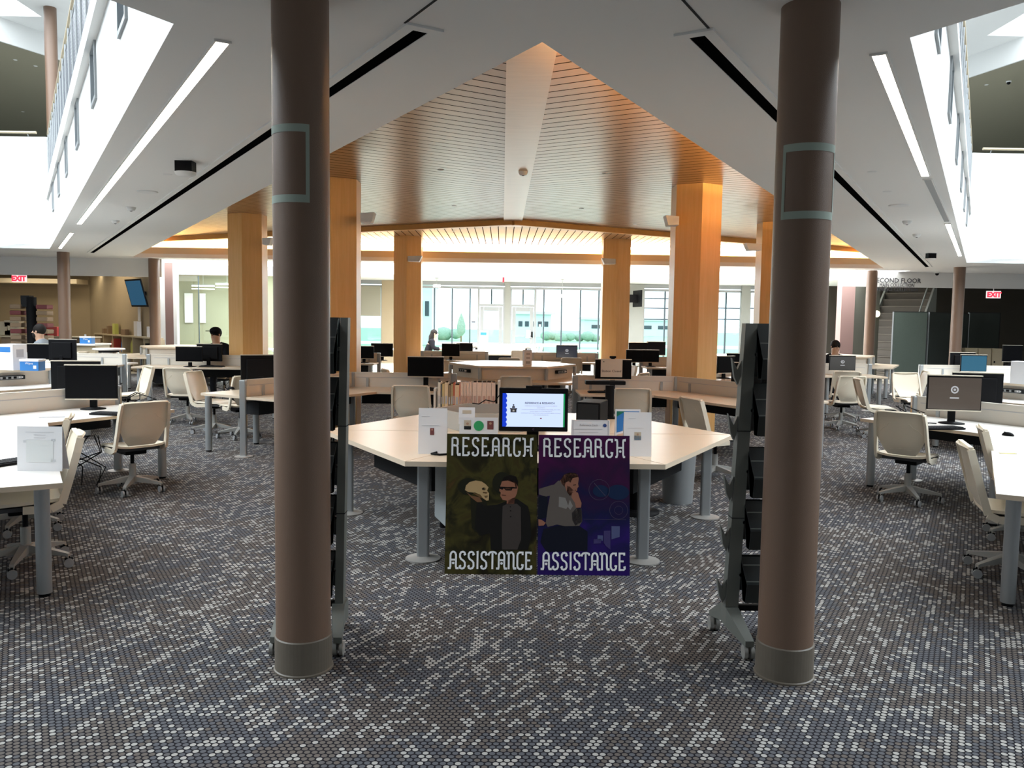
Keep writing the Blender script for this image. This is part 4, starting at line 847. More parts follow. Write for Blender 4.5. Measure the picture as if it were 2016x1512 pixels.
for x, y, w, lb in ((-4.2, 26.5, 2.4, 'sunlit table before the left glazing'), (3.6, 27.5, 2.6, 'sunlit table before the right glazing'), (-7.2, 26.6, 2.0, 'pale table inside the glass office'), (7.6, 25.6, 2.6, 'sunlit table before the right window'), (-5.6, 23.9, 2.2, 'pale table behind the far left pier'), (-1.9, 28.2, 1.2, 'small sunlit table left of the glass doors'), (3.75, 21.7, 1.5, 'pale table carrying two far monitors beside the far right pier')):
    if lb.startswith('pale table inside'): y = 25.2
    e = empty('reading_table', (x, y, 0), 0, lb, 'table'); m = MB(); m.box((0, 0, ZT-.015), (w, .8, .03), M['topw'], bev=.006); m.build('tabletop', e)
    for sx in (-1, 1):
        for sy in (-1, 1): add_leg(e, x+sx*(w/2-.1), y+sy*.3)
# ---------------- reference table in the middle
RX, RY, RR = .05, 7.13, 1.78
e = empty('reference_table', (RX, RY, 0), 0, 'large hexagonal maple reference table behind the two research posters', 'table')
m = MB(); m.prism(hexpts(RR), ZT-.035, ZT, M['top'], M['edge'])
m.build('tabletop', e)
m = MB()
for i in range(6):
    if i in (1,): continue
    a_ = rad(60*i); m.box(((RR*.5)*cos(a_), (RR*.5)*sin(a_), ZT+.0005), (RR*.98, .004, .002), M['edge'], a_)
m.build('table_seam', e)
for i in range(6):
    a_ = rad(60*i); m = MB(); m.box((0, 0, .35), (.085, .06, .69), M['silver'], bev=.015); 
    for s in (-1, 1): m.cyl((s*.02, .035, .01), (s*.02, .035, .70), .014, M['chrome'], n=10)
    m.lathe((0, 0, 0), [(.125, 0), (.125, .008), (.05, .022)], M['disc'], 28, False)
    o = m.build('leg', e); r_ = RR-.22; o.location = (r_*cos(a_), r_*sin(a_), 0)
for i, (a_, nm_) in enumerate(((270, 'front'), (210, 'left'), (330, 'right'))):
    m = MB(); r_ = (RR-.42)*.866; m.box((0, 0, .56), (1.15, .03, .26), M['dark']); o = m.build('modesty_panel', e); o.location = (r_*cos(rad(a_)), r_*sin(rad(a_)), 0); o.rotation_euler.z = rad(a_+90)
# low well of panels on the table
M['grayp'] = mat('organiser_panel', (.40, .38, .34), .6)
e2 = empty('desktop_organiser_ring', (RX-.33, RY+.42, ZT), 0, 'low grey hexagonal ring of panels standing on the reference table', 'desk organiser')
for i in range(6):
    a_ = rad(30+60*i); m = MB(); m.box((0, 0, .08), (.50, .02, .16), M['grayp'], bev=.004); o = m.build('panel', e2); r_ = .43; o.location = (r_*cos(a_), r_*sin(a_), 0); o.rotation_euler.z = a_+pi/2
m = MB(); m.prism(hexpts(.40, a0=0), .001, .012, M['grayw']); m.build('base_tray', e2)
# books in a row behind the ring
bx = PX(864, 8.25); xs_end = PX(984, 8.25); x = bx; i = 0
e = empty('book_trough', ((bx+xs_end)/2, 8.28, ZT), 0, 'cream book trough holding the row of volumes on the reference table', 'book holder')
m = MB(); m.box((0, 0, .04), (xs_end-bx+.05, .24, .08), M['screen']); m.build('tray', e); m = MB(); m.box((xs_end/2-bx/2+.0, 0, .18), (.025, .24, .36), M['screen']); m.build('end_panel', e); m = MB(); m.box((-(xs_end-bx)/2-.03, 0, .14), (.02, .24, .28), M['screen']); m.build('end_panel', e)
bc = {}
def bmat(c):
    if c not in bc: bc[c] = mat('binding_%d' % len(bc), c, .6, var=.06, bscale=60)
    return bc[c]
pal = [(.62, .58, .50), (.10, .10, .10), (.55, .42, .20), (.66, .52, .34), (.28, .18, .10), (.40, .30, .16), (.50, .12, .06), (.70, .48, .30), (.62, .20, .12)]
names = ['cream', 'black', 'ochre', 'tan', 'brown', 'olive brown', 'brick red', 'light tan', 'red']
widths = [.028, .014, .024, .036, .026, .024, .016, .044, .012]
rest = [.016, .014, .015, .016, .015, .014, .016, .015, .042, .050, .046, .048, .040, .034]
for i, w_ in enumerate(widths+rest):
    if x+w_ > xs_end-.02: break
    pale = i >= len(widths); c_ = (.72, .56, .46) if pale else pal[i]; h_ = .27-.0*i if pale else .265-.012*((i*5) % 3)
    b = empty('bound_volume', (x+w_/2, 8.27, ZT+.08), 0, ('thin pink-beige volume in the row on the reference table' if w_ < .02 else 'thick pink-beige volume in the row on the reference table') if pale else '%s book in the left part of the row on the reference table, %s' % (names[i], ['leftmost', 'second', 'third', 'fourth', 'fifth', 'sixth', 'seventh', 'eighth', 'ninth'][i]), 'book', ('thin pink-beige volumes' if w_ < .02 else 'thick pink-beige volumes') if pale else 'mixed books on the reference table')
    m = MB(); m.box((0, 0, h_/2), (w_-.002, .19, h_), bmat(c_), bev=.003); m.build('cover', b); m = MB(); m.box((0, -.002, h_-.004), (max(w_-.008, .004), .18, .008), M['paper']); m.box((0, -.096, h_*.35), (w_*.5, .002, h_*.3), M['ink'] if not pale else bmat((.50, .30, .24))); m.build('page_block', b); x += w_
# reference monitor
def slide():
    m, n, l, b = nodes_of('slide_screen'); b.inputs['Base Color'].default_value = (.02, .02, .02, 1)
    tc = n.new('ShaderNodeTexCoord'); sp = n.new('ShaderNodeSeparateXYZ'); l.new(tc.outputs['Generated'], sp.inputs[0]); u, v = sp.outputs[0], sp.outputs[2]
    wob = mth(n, l, 'MULTIPLY', mth(n, l, 'ABSOLUTE', mth(n, l, 'SINE', mth(n, l, 'MULTIPLY', v, 22))), .018)
    blue = mth(n, l, 'LESS_THAN', u, mth(n, l, 'ADD', .055, wob)); gr = mth(n, l, 'GREATER_THAN', u, .975)
    mx1 = n.new('ShaderNodeMix'); mx1.data_type = 'RGBA'; mx1.inputs[6].default_value = (.52, .62, .90, 1); mx1.inputs[7].default_value = (.0, .03, .48, 1); l.new(blue, mx1.inputs[0])
    mx2 = n.new('ShaderNodeMix'); mx2.data_type = 'RGBA'; mx2.inputs[7].default_value = (.0, .22, .06, 1); l.new(gr, mx2.inputs[0]); l.new(mx1.outputs[2], mx2.inputs[6])
    l.new(mx2.outputs[2], b.inputs['Emission Color']); b.inputs['Emission Strength'].default_value = 1.0; b.inputs['Roughness'].default_value = .25; return m
YM = 6.15; cx_ = PX(1053, YM); zb = PZ(1053, 849, YM); zt2 = PZ(1053, 764, YM); hM = zt2-zb
e = empty('reference_monitor', (cx_, YM, ZT), rad(1), 'black desktop monitor showing a Reference & Research slide above the posters', 'monitor')
m = MB(); m.box((0, 0, zb-ZT+hM/2), (.515, .04, hM), M['black'], bev=.008); m.box((0, .035, zb-ZT+hM/2), (.4, .05, hM*.7), M['black'], bev=.02); m.box((0, -.005, zb-ZT+hM+.008), (.12, .03, .02), M['black'], bev=.005); m.build('casing', e)
m = MB(); m.box((0, -.021, zb-ZT+hM/2-.002), (.465, .004, hM-.075), slide()); scr = m.build('screen', e)
m = MB(); zc_ = zb-ZT+hM/2
text(m, 'REFERENCE & RESEARCH', .020, face_mtx((.045, -.0235, zc_+.045)), M['inkd'], 'CENTER', .0003, .0004)
for k, s_ in enumerate(('ASSISTANCE WITH RESEARCH FOR FACULTY/STUDENTS', 'ASSIGNMENTS', 'CLASSROOM INSTRUCTION ON RESEARCH PROCESSES, ANY TOPIC', 'OR DATABASE/ CITATION RESOURCES', 'ASSISTANCE WITH IDENTIFYING AND LOCATING LIBRARY PHYSICAL', 'AND ONLINE RESOURCES')):
    text(m, s_, .0095, face_mtx((.055, -.0235, zc_+.027-k*.0135)), M['ink'], 'CENTER', .0002)
m.build('slide_text', scr); m = MB(); bx_ = -.150; m.box((bx_, -.0238, zc_+.008), (.054, .001, .008), M['inkd']); m.box((bx_, -.0238, zc_-.006), (.044, .001, .026), M['inkd']); m.box((bx_, -.0245, zc_-.006), (.014, .001, .013), M['paper'])
m.cyl((bx_, -.0235, zc_+.036), (bx_, -.0242, zc_+.036), .006, M['inkd'], n=14); m.poly([(bx_-.012, -.024, zc_+.014), (bx_+.012, -.024, zc_+.014), (bx_+.009, -.024, zc_+.028), (bx_-.009, -.024, zc_+.028)], M['inkd']); m.box((.055, -.0238, zc_-.062), (.012, .001, .008), M['red']); m.build('slide_icon', scr)
m = MB(); m.cyl((0, -.0205, zb-ZT+.017), (0, -.0222, zb-ZT+.017), .009, M['chrome'], n=20); m.box((0, -.0226, zb-ZT+.017), (.002, .0006, .010), M['black']); m.build('badge', e)
m = MB(); m.box((0, .06, .1), (.09, .03, .22), M['black'], bev=.01); m.box((0, .03, .01), (.24, .2, .02), M['black'], bev=.008); m.build('stand', e)
# papers and small signs on the reference table
def sign(name, px0, py0, px1, py1, Y, lb, cat, mt='paper', rz=0.0, tilt=-.12, base=None, thick=.003):
    xc_ = PX((px0+px1)/2, Y, (py0+py1)/2); w_ = PX(px1, Y)-PX(px0, Y); zb_ = PZ((px0+px1)/2, py1, Y) if base is None else base; h_ = PZ((px0+px1)/2, py0, Y)-zb_
    e_ = empty(name, (xc_, Y, zb_), rz, lb, cat)
    m_ = MB(); mt_ = Matrix.Rotation(tilt, 4, 'X'); m_.box((0, thick/2, h_/2), (w_, thick, h_), M[mt], mtx=mt_); m_.build('sheet', e_)
    m_ = MB(); m_.add([mt_ @ Vector((-w_/2, .004, h_)), mt_ @ Vector((w_/2, .004, h_)), Vector((w_/2, h_*.30, .001)), Vector((-w_/2, h_*.30, .001)), mt_ @ Vector((-w_/2, .007, h_-.003)), mt_ @ Vector((w_/2, .007, h_-.003)), Vector((w_/2, h_*.30+.003, .001)), Vector((-w_/2, h_*.30+.003, .001))], [(0, 1, 2, 3), (7, 6, 5, 4), (0, 3, 7, 4), (1, 5, 6, 2)], M[mt]); m_.build('back_flap', e_)
    if base is None:
        m_ = MB(); m_.box((0, .06, (ZT-zb_)/2), (w_*.5, .05, zb_-ZT), M['silver']); m_.build('stand', e_)
    def put(nm_, items, label=None):
        q_ = MB()
        for it in items:
            if it[0] == 'box': _, u, v, ww, hh, mm = it; q_.box((u*w_-w_/2, -.0012, v*h_), (ww*w_, .0012, hh*h_), mm, mtx=mt_)
            elif it[0] == 'disc': _, u, v, rr_, mm = it; q_.cyl(mt_ @ Vector((u*w_-w_/2, 0, v*h_)), mt_ @ Vector((u*w_-w_/2, -.0024, v*h_)), rr_, mm, n=28)
            elif it[0] == 'txt': _, s_, u, v, sz, mm = it; text(q_, s_, sz, mt_ @ face_mtx((u*w_-w_/2, -.0016, v*h_)), mm, 'CENTER', .0003)
            elif it[0] == 'poly': _, pts_, mm = it; q_.poly([mt_ @ Vector((u*w_-w_/2, -.0022, v*h_)) for u, v in pts_], mm)
        o_ = q_.build(nm_, e_)
        if label: o_['label'] = label
    return e_, put, w_, h_
M['portrait'] = mat('photo_beige', (.55, .47, .36), .6); M['shirt'] = mat('photo_blue_shirt', (.10, .33, .62), .6); M['maroon'] = mat('photo_maroon', (.18, .05, .05), .6); M['grn'] = mat('badge_green', (.03, .36, .12), .6); M['navy'] = mat('navy_ink', (.02, .06, .22), .6); M['peach'] = mat('peach_card', (.78, .50, .34), .7)
Yt = 5.88
e_, put, w_, h_ = sign('paper_sign', 823, 804, 880, 880, Yt+.03, 'tall white paper sign with a small portrait, left on the reference table', 'sign', base=ZT)
put('printed_text', [('box', .25, .82, .28, .008, M['inkl']), ('box', .42, .62, .6, .006, M['inkl']), ('box', .5, .30, .0, .0, M['inkl'])]); put('portrait_photo', [('box', .48, .49, .14, .15, M['maroon']), ('disc', .48, .53, .006, M['skin'])])
e_, put, w_, h_ = sign('paper_sign', 1229, 812, 1284, 886, Yt+.03, 'tall white paper sign with a man in a blue shirt, right on the reference table', 'sign', base=ZT)
put('printed_text', [('box', .3, .86, .25, .008, M['inkl']), ('box', .42, .64, .6, .006, M['inkl'])]); put('portrait_photo', [('box', .50, .46, .24, .18, M['portrait']), ('box', .50, .42, .24, .10, M['shirt']), ('disc', .50, .50, .0075, M['skin2'])])
e_, put, w_, h_ = sign('blue_flyer', 1212, 806, 1262, 880, Yt+.22, 'blue and green flyer behind the right paper sign', 'flyer', base=ZT)
put('printed_design', [('poly', [(.05, .45), (.95, .62), (.95, .95), (.05, .95)], M['blue']), ('poly', [(.05, .82), (.4, .95), (.05, .95)], M['grn']), ('poly', [(.05, .05), (.95, .05), (.95, .55), (.05, .40)], M['peach']), ('txt', 'T', .2, .82, .03, M['paper']), ('txt', 'T', .2, .62, .03, M['paper'])])
e_, put, w_, h_ = sign('photo_card', 904, 822, 981, 855, Yt-.02, 'small white card with a green disc and two portraits beside the monitor', 'card', tilt=-.1)
put('portrait_photo', [('box', .21, .55, .18, .55, M['portrait']), ('box', .21, .38, .18, .2, M['dark']), ('disc', .21, .62, .009, M['skin'])]); put('portrait_photo', [('box', .80, .55, .16, .5, M['maroon']), ('disc', .80, .65, .009, M['skin2'])]); put('green_disc', [('disc', .50, .5, .036, M['grn']), ('box', .46, .5, .08, .04, M['paper']), ('box', .56, .5, .08, .02, M['paper'])], 'round green badge')
e_, put, w_, h_ = sign('photo_card', 903, 802, 935, 835, Yt+.25, 'small cream card standing behind the green disc card', 'card')
put('portrait_photo', [('box', .5, .72, .55, .2, M['portrait'])])
e_, put, w_, h_ = sign('framed_sign', 1125, 827, 1201, 858, Yt-.02, 'small white framed Reference Desk sign right of the monitor', 'sign', tilt=-.1)
put('border', [('box', .5, .96, .94, .01, M['ink']), ('box', .04, .5, .01, .9, M['ink']), ('box', .96, .5, .01, .9, M['ink'])]); put('lettering', [('txt', 'Reference Desk', .45, .62, .020, M['ink']), ('box', .45, .42, .72, .03, M['inkl']), ('box', .45, .22, .5, .03, M['inkl'])]); put('round_emblem', [('disc', .87, .66, .013, M['navy'])])
e = empty('desktop_computer', (PX(1178, 6.55), 6.85, ZT), rad(-18), 'small black desktop computer on the reference table right of the monitor', 'computer'); m = MB(); m.box((0, 0, .155), (.20, .34, .31), M['black'], bev=.01); m.build('case', e); m = MB(); m.box((0, -.172, .16), (.17, .006, .27), M['dark']); m.build('front_grille', e)
e = empty('webcam', (PX(1205, 8.2), 8.25, ZT), 0, 'black document camera pole standing behind the desktop computer', 'camera'); m = MB(); m.box((0, 0, .01), (.16, .16, .02), M['black']); m.cyl((0, 0, 0), (0, 0, .33), .045, M['black']); m.build('stand', e); m = MB(); m.box((-.05, 0, .36), (.4, .12, .04), M['black'], bev=.01); m.build('arm', e)
m = MB(); m.tube([(0, 0, .01), (-.06, -.04, .012), (-.12, 0, .012), (-.08, .08, .012), (.05, .1, .012), (.2, .12, .012)], .008, M['black']); tag(m.build('cable', None, (PX(885, 5.85), 5.85, ZT)), 'black cable looping out beside the green poster', 'cable')
m = MB(); m.tube([(0, 0, .16), (.06, .03, .15), (.12, .02, .19), (.2, .05, .17), (.26, .06, .25)], .005, M['black']); tag(m.build('cable', None, (PX(930, 7.3), 7.5, ZT+.05)), 'thin black cord inside the panel ring left of the monitor', 'cable')
e = empty('standing_stool', (1.02, 7.30, 0), 0, 'black round-based pedestal under the right part of the reference table', 'pedestal'); m = MB(); m.lathe((0, 0, 0), [(.22, 0), (.22, .015), (.06, .03)], M['black'], 32); m.build('base', e); m = MB(); m.cyl((0, 0, .02), (0, 0, .68), .05, M['black'], n=20); m.build('column', e)
e = empty('waste_bin', (1.50, 7.75, 0), 0, 'grey plastic bin behind the right leg of the reference table', 'bin'); m = MB(); m.lathe((0, 0, 0), [(.14, 0), (.17, .62)], M['silver'], 28); m.build('body', e); m = MB(); m.lathe((0, 0, .62), [(.175, 0), (.175, .05), (.16, .05)], M['black'], 28); m.build('liner', e)
e = empty('pedestal_cabinet', (-.45, 6.55, 0), rad(18), 'pale grey pedestal cabinet under the table left of the green poster', 'cabinet'); m = MB(); m.box((0, 0, .33), (.42, .5, .50), mat('cabinet_grey', (.42, .46, .47), .5), bev=.008); m.build('body', e); m = MB(); m.box((0, -.256, .45), (.38, .01, .18), M['silver']); m.build('drawer', e)
m = MB(); m.cyl((.15, .18, 0), (.15, .18, .08), .03, M['black']); m.cyl((-.15, .18, 0), (-.15, .18, .08), .03, M['black']); m.cyl((.15, -.18, 0), (.15, -.18, .08), .03, M['black']); m.cyl((-.15, -.18, 0), (-.15, -.18, .08), .03, M['black']); m.build('caster', e)
# ============================================================ POSTERS
STK = {
 'R': (.60, [[(.04, 0), (.04, .97)], [(.04, .97), (.3, .97), (.40, .90), (.42, .80), (.42, .62), (.36, .55), (.18, .55), (.16, .62)], [(.36, .55), (.42, .45), (.42, .14), (.46, .04), (.58, .04), (.58, .14)]]),
 'E': (.52, [[(.42, .86), (.42, .97), (.06, .97), (.06, .03), (.38, .03), (.47, .10), (.46, .18), (.36, .16)], [(.06, .52), (.38, .52)]]),
 'S': (.54, [[(.34, .80), (.45, .84), (.40, .94), (.28, .98), (.14, .95), (.06, .85), (.06, .68), (.14, .56), (.34, .46), (.43, .36), (.44, .16), (.36, .05), (.22, .01), (.08, .05), (.04, .14), (.14, .2)]]),
 'A': (.66, [[(-.02, .10), (-.02, .03), (.08, .03), (.11, .12), (.11, .80), (.17, .92), (.28, .98), (.36, .98), (.47, .92), (.53, .80), (.53, .14), (.57, .03), (.68, .03), (.68, .10)], [(.11, .52), (.53, .52)]]),
 'C': (.54, [[(.45, .82), (.45, .97), (.20, .97), (.09, .90), (.05, .78), (.05, .20), (.10, .09), (.2, .02), (.34, .02), (.44, .10), (.47, .24), (.34, .26)]]),
 'H': (.66, [[(.0, .90), (.0, .97), (.10, .95), (.12, .86), (.12, .14), (.08, .03), (-.02, .03)], [(.66, .88), (.66, .97), (.56, .95), (.54, .86), (.54, .14), (.58, .03), (.68, .03)], [(.12, .53), (.54, .53)]]),
 'I': (.20, [[(.0, .95), (.08, .97), (.08, 0)]]),
 'T': (.50, [[(-.06, .78), (-.04, .88), (.06, .96), (.2, .98), (.34, .98), (.48, .94), (.54, .84)], [(.24, .98), (.24, 0)]]),
 'N': (.58, [[(-.02, .86), (-.02, .97), (.08, .94), (.09, .84), (.09, 0)], [(.09, .86), (.20, .96), (.32, .97), (.44, .88), (.46, .76), (.46, .16), (.50, .04), (.60, .04), (.60, .12)]]),
}
def ribbon(mb, pts, w, y, m):
    pts = [Vector(p) for p in pts]; L_ = []; R_ = []
    for i, p in enumerate(pts):
        a_ = (p-pts[i-1]).normalized() if i else None; b_ = (pts[i+1]-p).normalized() if i < len(pts)-1 else None
        if a_ is None: t_ = b_
        elif b_ is None: t_ = a_
        else: t_ = (a_+b_).normalized()
        n_ = Vector((-t_.y, t_.x)); k_ = w/2
        if a_ is not None and b_ is not None: k_ = min(w, w/2/max(.45, n_.dot(Vector((-a_.y, a_.x)))))
        L_.append(p+n_*k_); R_.append(p-n_*k_)
    vs = [(q.x, y, q.y) for q in L_]+[(q.x, y, q.y) for q in R_]; N_ = len(pts)
    mb.add(vs, [(i, N_+i, N_+i+1, i+1) for i in range(N_-1)], m)
def word(mb, s, x0, x1, z0, z1, y, m, gap=.16):
    tot = sum(STK[c][0] for c in s)+gap*(len(s)-1); H_ = z1-z0; k = (x1-x0)/tot; x = x0
    for c in s:
        w_, st = STK[c]
        for q in st: ribbon(mb, [(x+u*k, z0+v*H_) for u, v in q], .0125, y, m)
        if c in 'AH': cx3 = x+(.32 if c == 'A' else .33)*k; mb.poly([(cx3+.0085*cos(a), y, z0+.33*H_+.0085*sin(a)) for a in [i*pi/8 for i in range(16)]], m)
        x += (w_+gap)*k
def noisy(name, cols, scale, dist=1.5, rough=.5, zgrad=None):
    m, n, l, b = nodes_of(name); tc = n.new('ShaderNodeTexCoord'); ns = n.new('ShaderNodeTexNoise'); ns.inputs['Scale'].default_value = scale; ns.inputs['Detail'].default_value = 5; ns.inputs['Distortion'].default_value = dist
    l.new(tc.outputs['Object'], ns.inputs['Vector']); f_ = ns.outputs['Fac']
    if zgrad:
        sp = n.new('ShaderNodeSeparateXYZ'); l.new(tc.outputs['Generated'], sp.inputs[0])
        f_ = mth(n, l, 'ADD', mth(n, l, 'MULTIPLY', f_, zgrad), mth(n, l, 'MULTIPLY', sp.outputs[2], 1-zgrad))
    l.new(ramp(n, l, f_, cols), b.inputs['Base Color']); b.inputs['Roughness'].default_value = rough; b.inputs['Specular IOR Level'].default_value = .12; return m
PG = noisy('poster_green_ground', [(.30, (.010, .007, .005)), (.44, (.020, .018, .007)), (.56, (.050, .044, .012)), (.66, (.040, .030, .010)), (.80, (.090, .045, .018))], 5)
PP = noisy('poster_purple_ground', [(.28, (.022, .008, .11)), (.45, (.008, .009, .045)), (.62, (.028, .007, .034)), (.85, (.075, .006, .065))], 4.5, 1.0, .5, .55)
lett = mat('poster_letter_white', (.80, .82, .84), .6)
PW, PHt = .612, .945
def poster(xl, xr, lb, ground, paint, w1, w2):
    zt_ = .925; yb, yt = 5.43, 5.59-.008; e = empty('research_poster', ((xl+xr)/2, yb, 0), 0, lb, 'poster'); W_ = xr-xl; tl = atan2(yt-yb, zt_); Hh = sqrt(zt_**2+(yt-yb)**2)
    R_ = Matrix.Rotation(-tl, 4, 'X'); m = MB(); m.box((0, .004, Hh/2), (W_-.003, .006, Hh), ground); o = m.build('board', e); o.rotation_euler.x = -tl
    def layer(nm, polys, y):
        q = MB()
        for pts, mt in polys: q.poly([((u-.5)*W_, y, v*Hh) for u, v in pts], mt)
        o2 = q.build(nm, e); o2.rotation_euler.x = -tl; return o2
    paint(layer, W_, Hh)
    m = MB(); word(m, 'RESEARCH', -W_/2+.035, W_/2-.035, Hh-.148, Hh-.024, -.0018, lett); o = m.build('top_lettering', e); o.rotation_euler.x = -tl; o['label'] = 'white RESEARCH lettering'
    m = MB(); word(m, 'ASSISTANCE', -W_/2+.030, W_/2-.030, .035, .150, -.0018, lett, .12); o = m.build('bottom_lettering', e); o.rotation_euler.x = -tl; o['label'] = 'white ASSISTANCE lettering'
def c1_(x, y): return ((x-87)/903, (1465-y)/1393)
def c2p(x, y): return ((x-32)/905, (1470-y)/1385)
def cc(name, c): return mat('print_'+name, tuple(q*.62 for q in c), .6, spec=.12)
def ell(f, x, y, rx, ry, n=20, rot=0): return [f(x+rx*cos(a)*cos(rot)-ry*sin(a)*sin(rot), y+rx*cos(a)*sin(rot)+ry*sin(a)*cos(rot)) for a in [2*pi*i/n for i in range(n)]]
def paint1(layer, W_, Hh):
    f = c1_; pm = lambda pts: [f(*p) for p in pts]
    jk = cc('jacket', (.014, .013, .012)); sh = cc('shadow', (.022, .022, .012)); sk = cc('face', (.42, .18, .11)); skd = cc('face_shade', (.12, .05, .035)); hr = cc('hair', (.012, .009, .008)); gy = cc('henley', (.075, .062, .056)); bn = cc('bone', (.66, .45, .22)); bd = cc('bone_shade', (.22, .12, .05)); hand = cc('hand', (.25, .12, .06))
    layer('printed_shadow', [(ell(f, 310, 600, 105, 85), sh), (ell(f, 640, 560, 95, 110), sh), (pm([(330, 700), (480, 700), (540, 1040), (430, 1090), (350, 1010)]), sh)], -.0004)
    layer('printed_figure', [(pm([(395, 745), (475, 790), (600, 775), (690, 740), (790, 715), (900, 790), (925, 900), (935, 1085), (905, 1220), (540, 1225), (530, 1060), (440, 1085), (380, 1020), (385, 850)]), jk)], -.0007)
    layer('printed_shirt', [(pm([(650, 790), (690, 770), (790, 765), (830, 800), (835, 1120), (800, 1220), (650, 1220), (645, 1000)]), gy), (pm([(720, 790), (734, 790), (734, 802), (720, 802)]), hr), (pm([(722, 830), (736, 830), (736, 842), (722, 842)]), hr), (pm([(723, 888), (737, 888), (737, 902), (723, 902)]), hr)], -.0010)
    layer('printed_head', [(pm([(622, 600), (640, 545), (700, 520), (770, 545), (800, 600), (790, 660), (765, 720), (760, 765), (690, 765), (690, 735), (650, 730), (625, 690), (630, 655), (614, 640)]), sk), (pm([(700, 735), (770, 700), (765, 770), (700, 775)]), skd), (pm([(640, 545), (655, 505), (720, 478), (780, 495), (800, 545), (795, 610), (775, 600), (765, 560), (700, 535), (660, 540)]), hr)], -.0010)
    layer('printed_glasses', [(pm([(608, 596), (690, 600), (750, 598), (788, 604), (788, 614), (745, 614), (735, 634), (680, 634), (660, 612), (645, 628), (622, 620)]), hr), (pm([(640, 676), (682, 680), (680, 688), (645, 686)]), skd), (pm([(668, 606), (735, 606), (728, 624), (682, 624)]), sk)], -.0013)
    layer('printed_skull', [(pm([(276, 635), (285, 590), (320, 555), (380, 538), (440, 548), (480, 575), (508, 605), (495, 640), (515, 665), (512, 735), (490, 738), (455, 715), (430, 680), (380, 660), (310, 655)]), bn), (pm([(285, 650), (340, 690), (420, 705), (450, 750), (400, 755), (340, 710)]), hand), (ell(f, 462, 622, 20, 14), hr), (pm([(455, 650), (500, 655), (490, 668), (450, 664)]), bd), (pm([(465, 690), (500, 685), (505, 700), (480, 712)]), bd), (pm([(350, 660), (430, 680), (455, 715), (430, 710), (380, 680)]), bd)], -.0013)
def paint2(layer, W_, Hh):
    f = c2p; pm = lambda pts: [f(*p) for p in pts]
    hd = cc('hoodie', (.16, .135, .12)); hd2 = cc('hoodie_shade', (.055, .047, .050)); sk = cc('face2', (.40, .18, .12)); br = cc('beard', (.05, .022, .014)); hr = cc('hair2', (.030, .016, .012)); dk = cc('trousers', (.010, .012, .025)); wh = cc('shirt_mark', (.32, .30, .28)); bl = cc('chart_blue', (.075, .06, .20)); bl2 = cc('chart_pale', (.12, .14, .30)); tl = cc('teal_glow', (.012, .030, .090)); ln = cc('line', (.13, .11, .17))
    layer('printed_glow', [(ell(f, 820, 650, 110, 75), tl), (ell(f, 650, 640, 80, 60), tl)], -.0003)
    layer('printed_charts', [(pm([(755, 985), (838, 985), (835, 1090), (755, 1115)]), bl2), (pm([(680, 1032), (745, 1030), (745, 1215), (700, 1180), (680, 1150)]), bl), (pm([(620, 1075), (672, 1078), (672, 1130), (620, 1120)]), bl2), (pm([(580, 1115), (660, 1110), (650, 1155), (580, 1160)]), bl)], -.0006)
    def ring(x, y, r, t=5):
        return [([f(x+r*cos(a), y+r*sin(a)), f(x+r*cos(b_), y+r*sin(b_)), f(x+(r-t)*cos(b_), y+(r-t)*sin(b_)), f(x+(r-t)*cos(a), y+(r-t)*sin(a))], ln) for a, b_ in [(2*pi*i/28, 2*pi*(i+1)/28) for i in range(28)]]
    layer('printed_circles', ring(634, 627, 103, 3)+ring(826, 827, 90, 3)+ring(826, 827, 42, 2)+[(pm([(580, 560), (584, 558), (700, 690), (696, 692)]), ln), (pm([(480, 918), (900, 918), (900, 920), (480, 920)]), ln)], -.0009)
    layer('printed_trousers', [(pm([(90, 1020), (240, 985), (430, 980), (520, 1040), (520, 1230), (120, 1245), (60, 1150)]), dk), (pm([(36, 700), (125, 690), (130, 900), (36, 930)]), dk)], -.0005)
    layer('printed_hoodie', [(pm([(40, 625), (150, 590), (190, 580), (230, 540), (270, 545), (330, 650), (390, 720), (410, 820), (460, 815), (468, 940), (440, 985), (300, 990), (220, 975), (130, 1000), (110, 960), (130, 800), (150, 690), (110, 700), (40, 680)]), hd), (pm([(365, 860), (410, 810), (460, 820), (465, 945), (400, 985), (370, 930)]), hd2)], -.0008)
    layer('printed_head', [(pm([(250, 540), (290, 480), (350, 462), (420, 480), (432, 520), (425, 570), (432, 600), (418, 612), (415, 640), (390, 655), (350, 690), (310, 640), (295, 595), (262, 570)]), sk), (pm([(255, 535), (285, 480), (340, 458), (400, 462), (432, 500), (370, 515), (350, 560), (330, 545), (300, 560), (292, 600), (262, 570)]), hr), (pm([(318, 590), (345, 600), (385, 640), (400, 625), (410, 640), (385, 665), (345, 690), (315, 650)]), br)], -.0011)
    layer('printed_hand', [(pm([(365, 665), (395, 645), (425, 660), (440, 710), (460, 760), (455, 805), (405, 808), (395, 760), (360, 705)]), sk), (pm([(36, 925), (70, 930), (110, 960), (90, 985), (40, 990)]), sk), (pm([(238, 700), (300, 710), (330, 790), (310, 820), (235, 800)]), wh), (pm([(345, 730), (375, 790), (350, 830), (325, 800)]), wh), (pm([(375, 580), (405, 575), (405, 584), (378, 588)]), hr)], -.0014)
poster(-.555, .062, 'green-brown RESEARCH ASSISTANCE poster with a man holding a skull', PG, paint1, 0, 0)
poster(.068, .690, 'purple RESEARCH ASSISTANCE poster with a thinking man in a grey hoodie', PP, paint2, 0, 0)
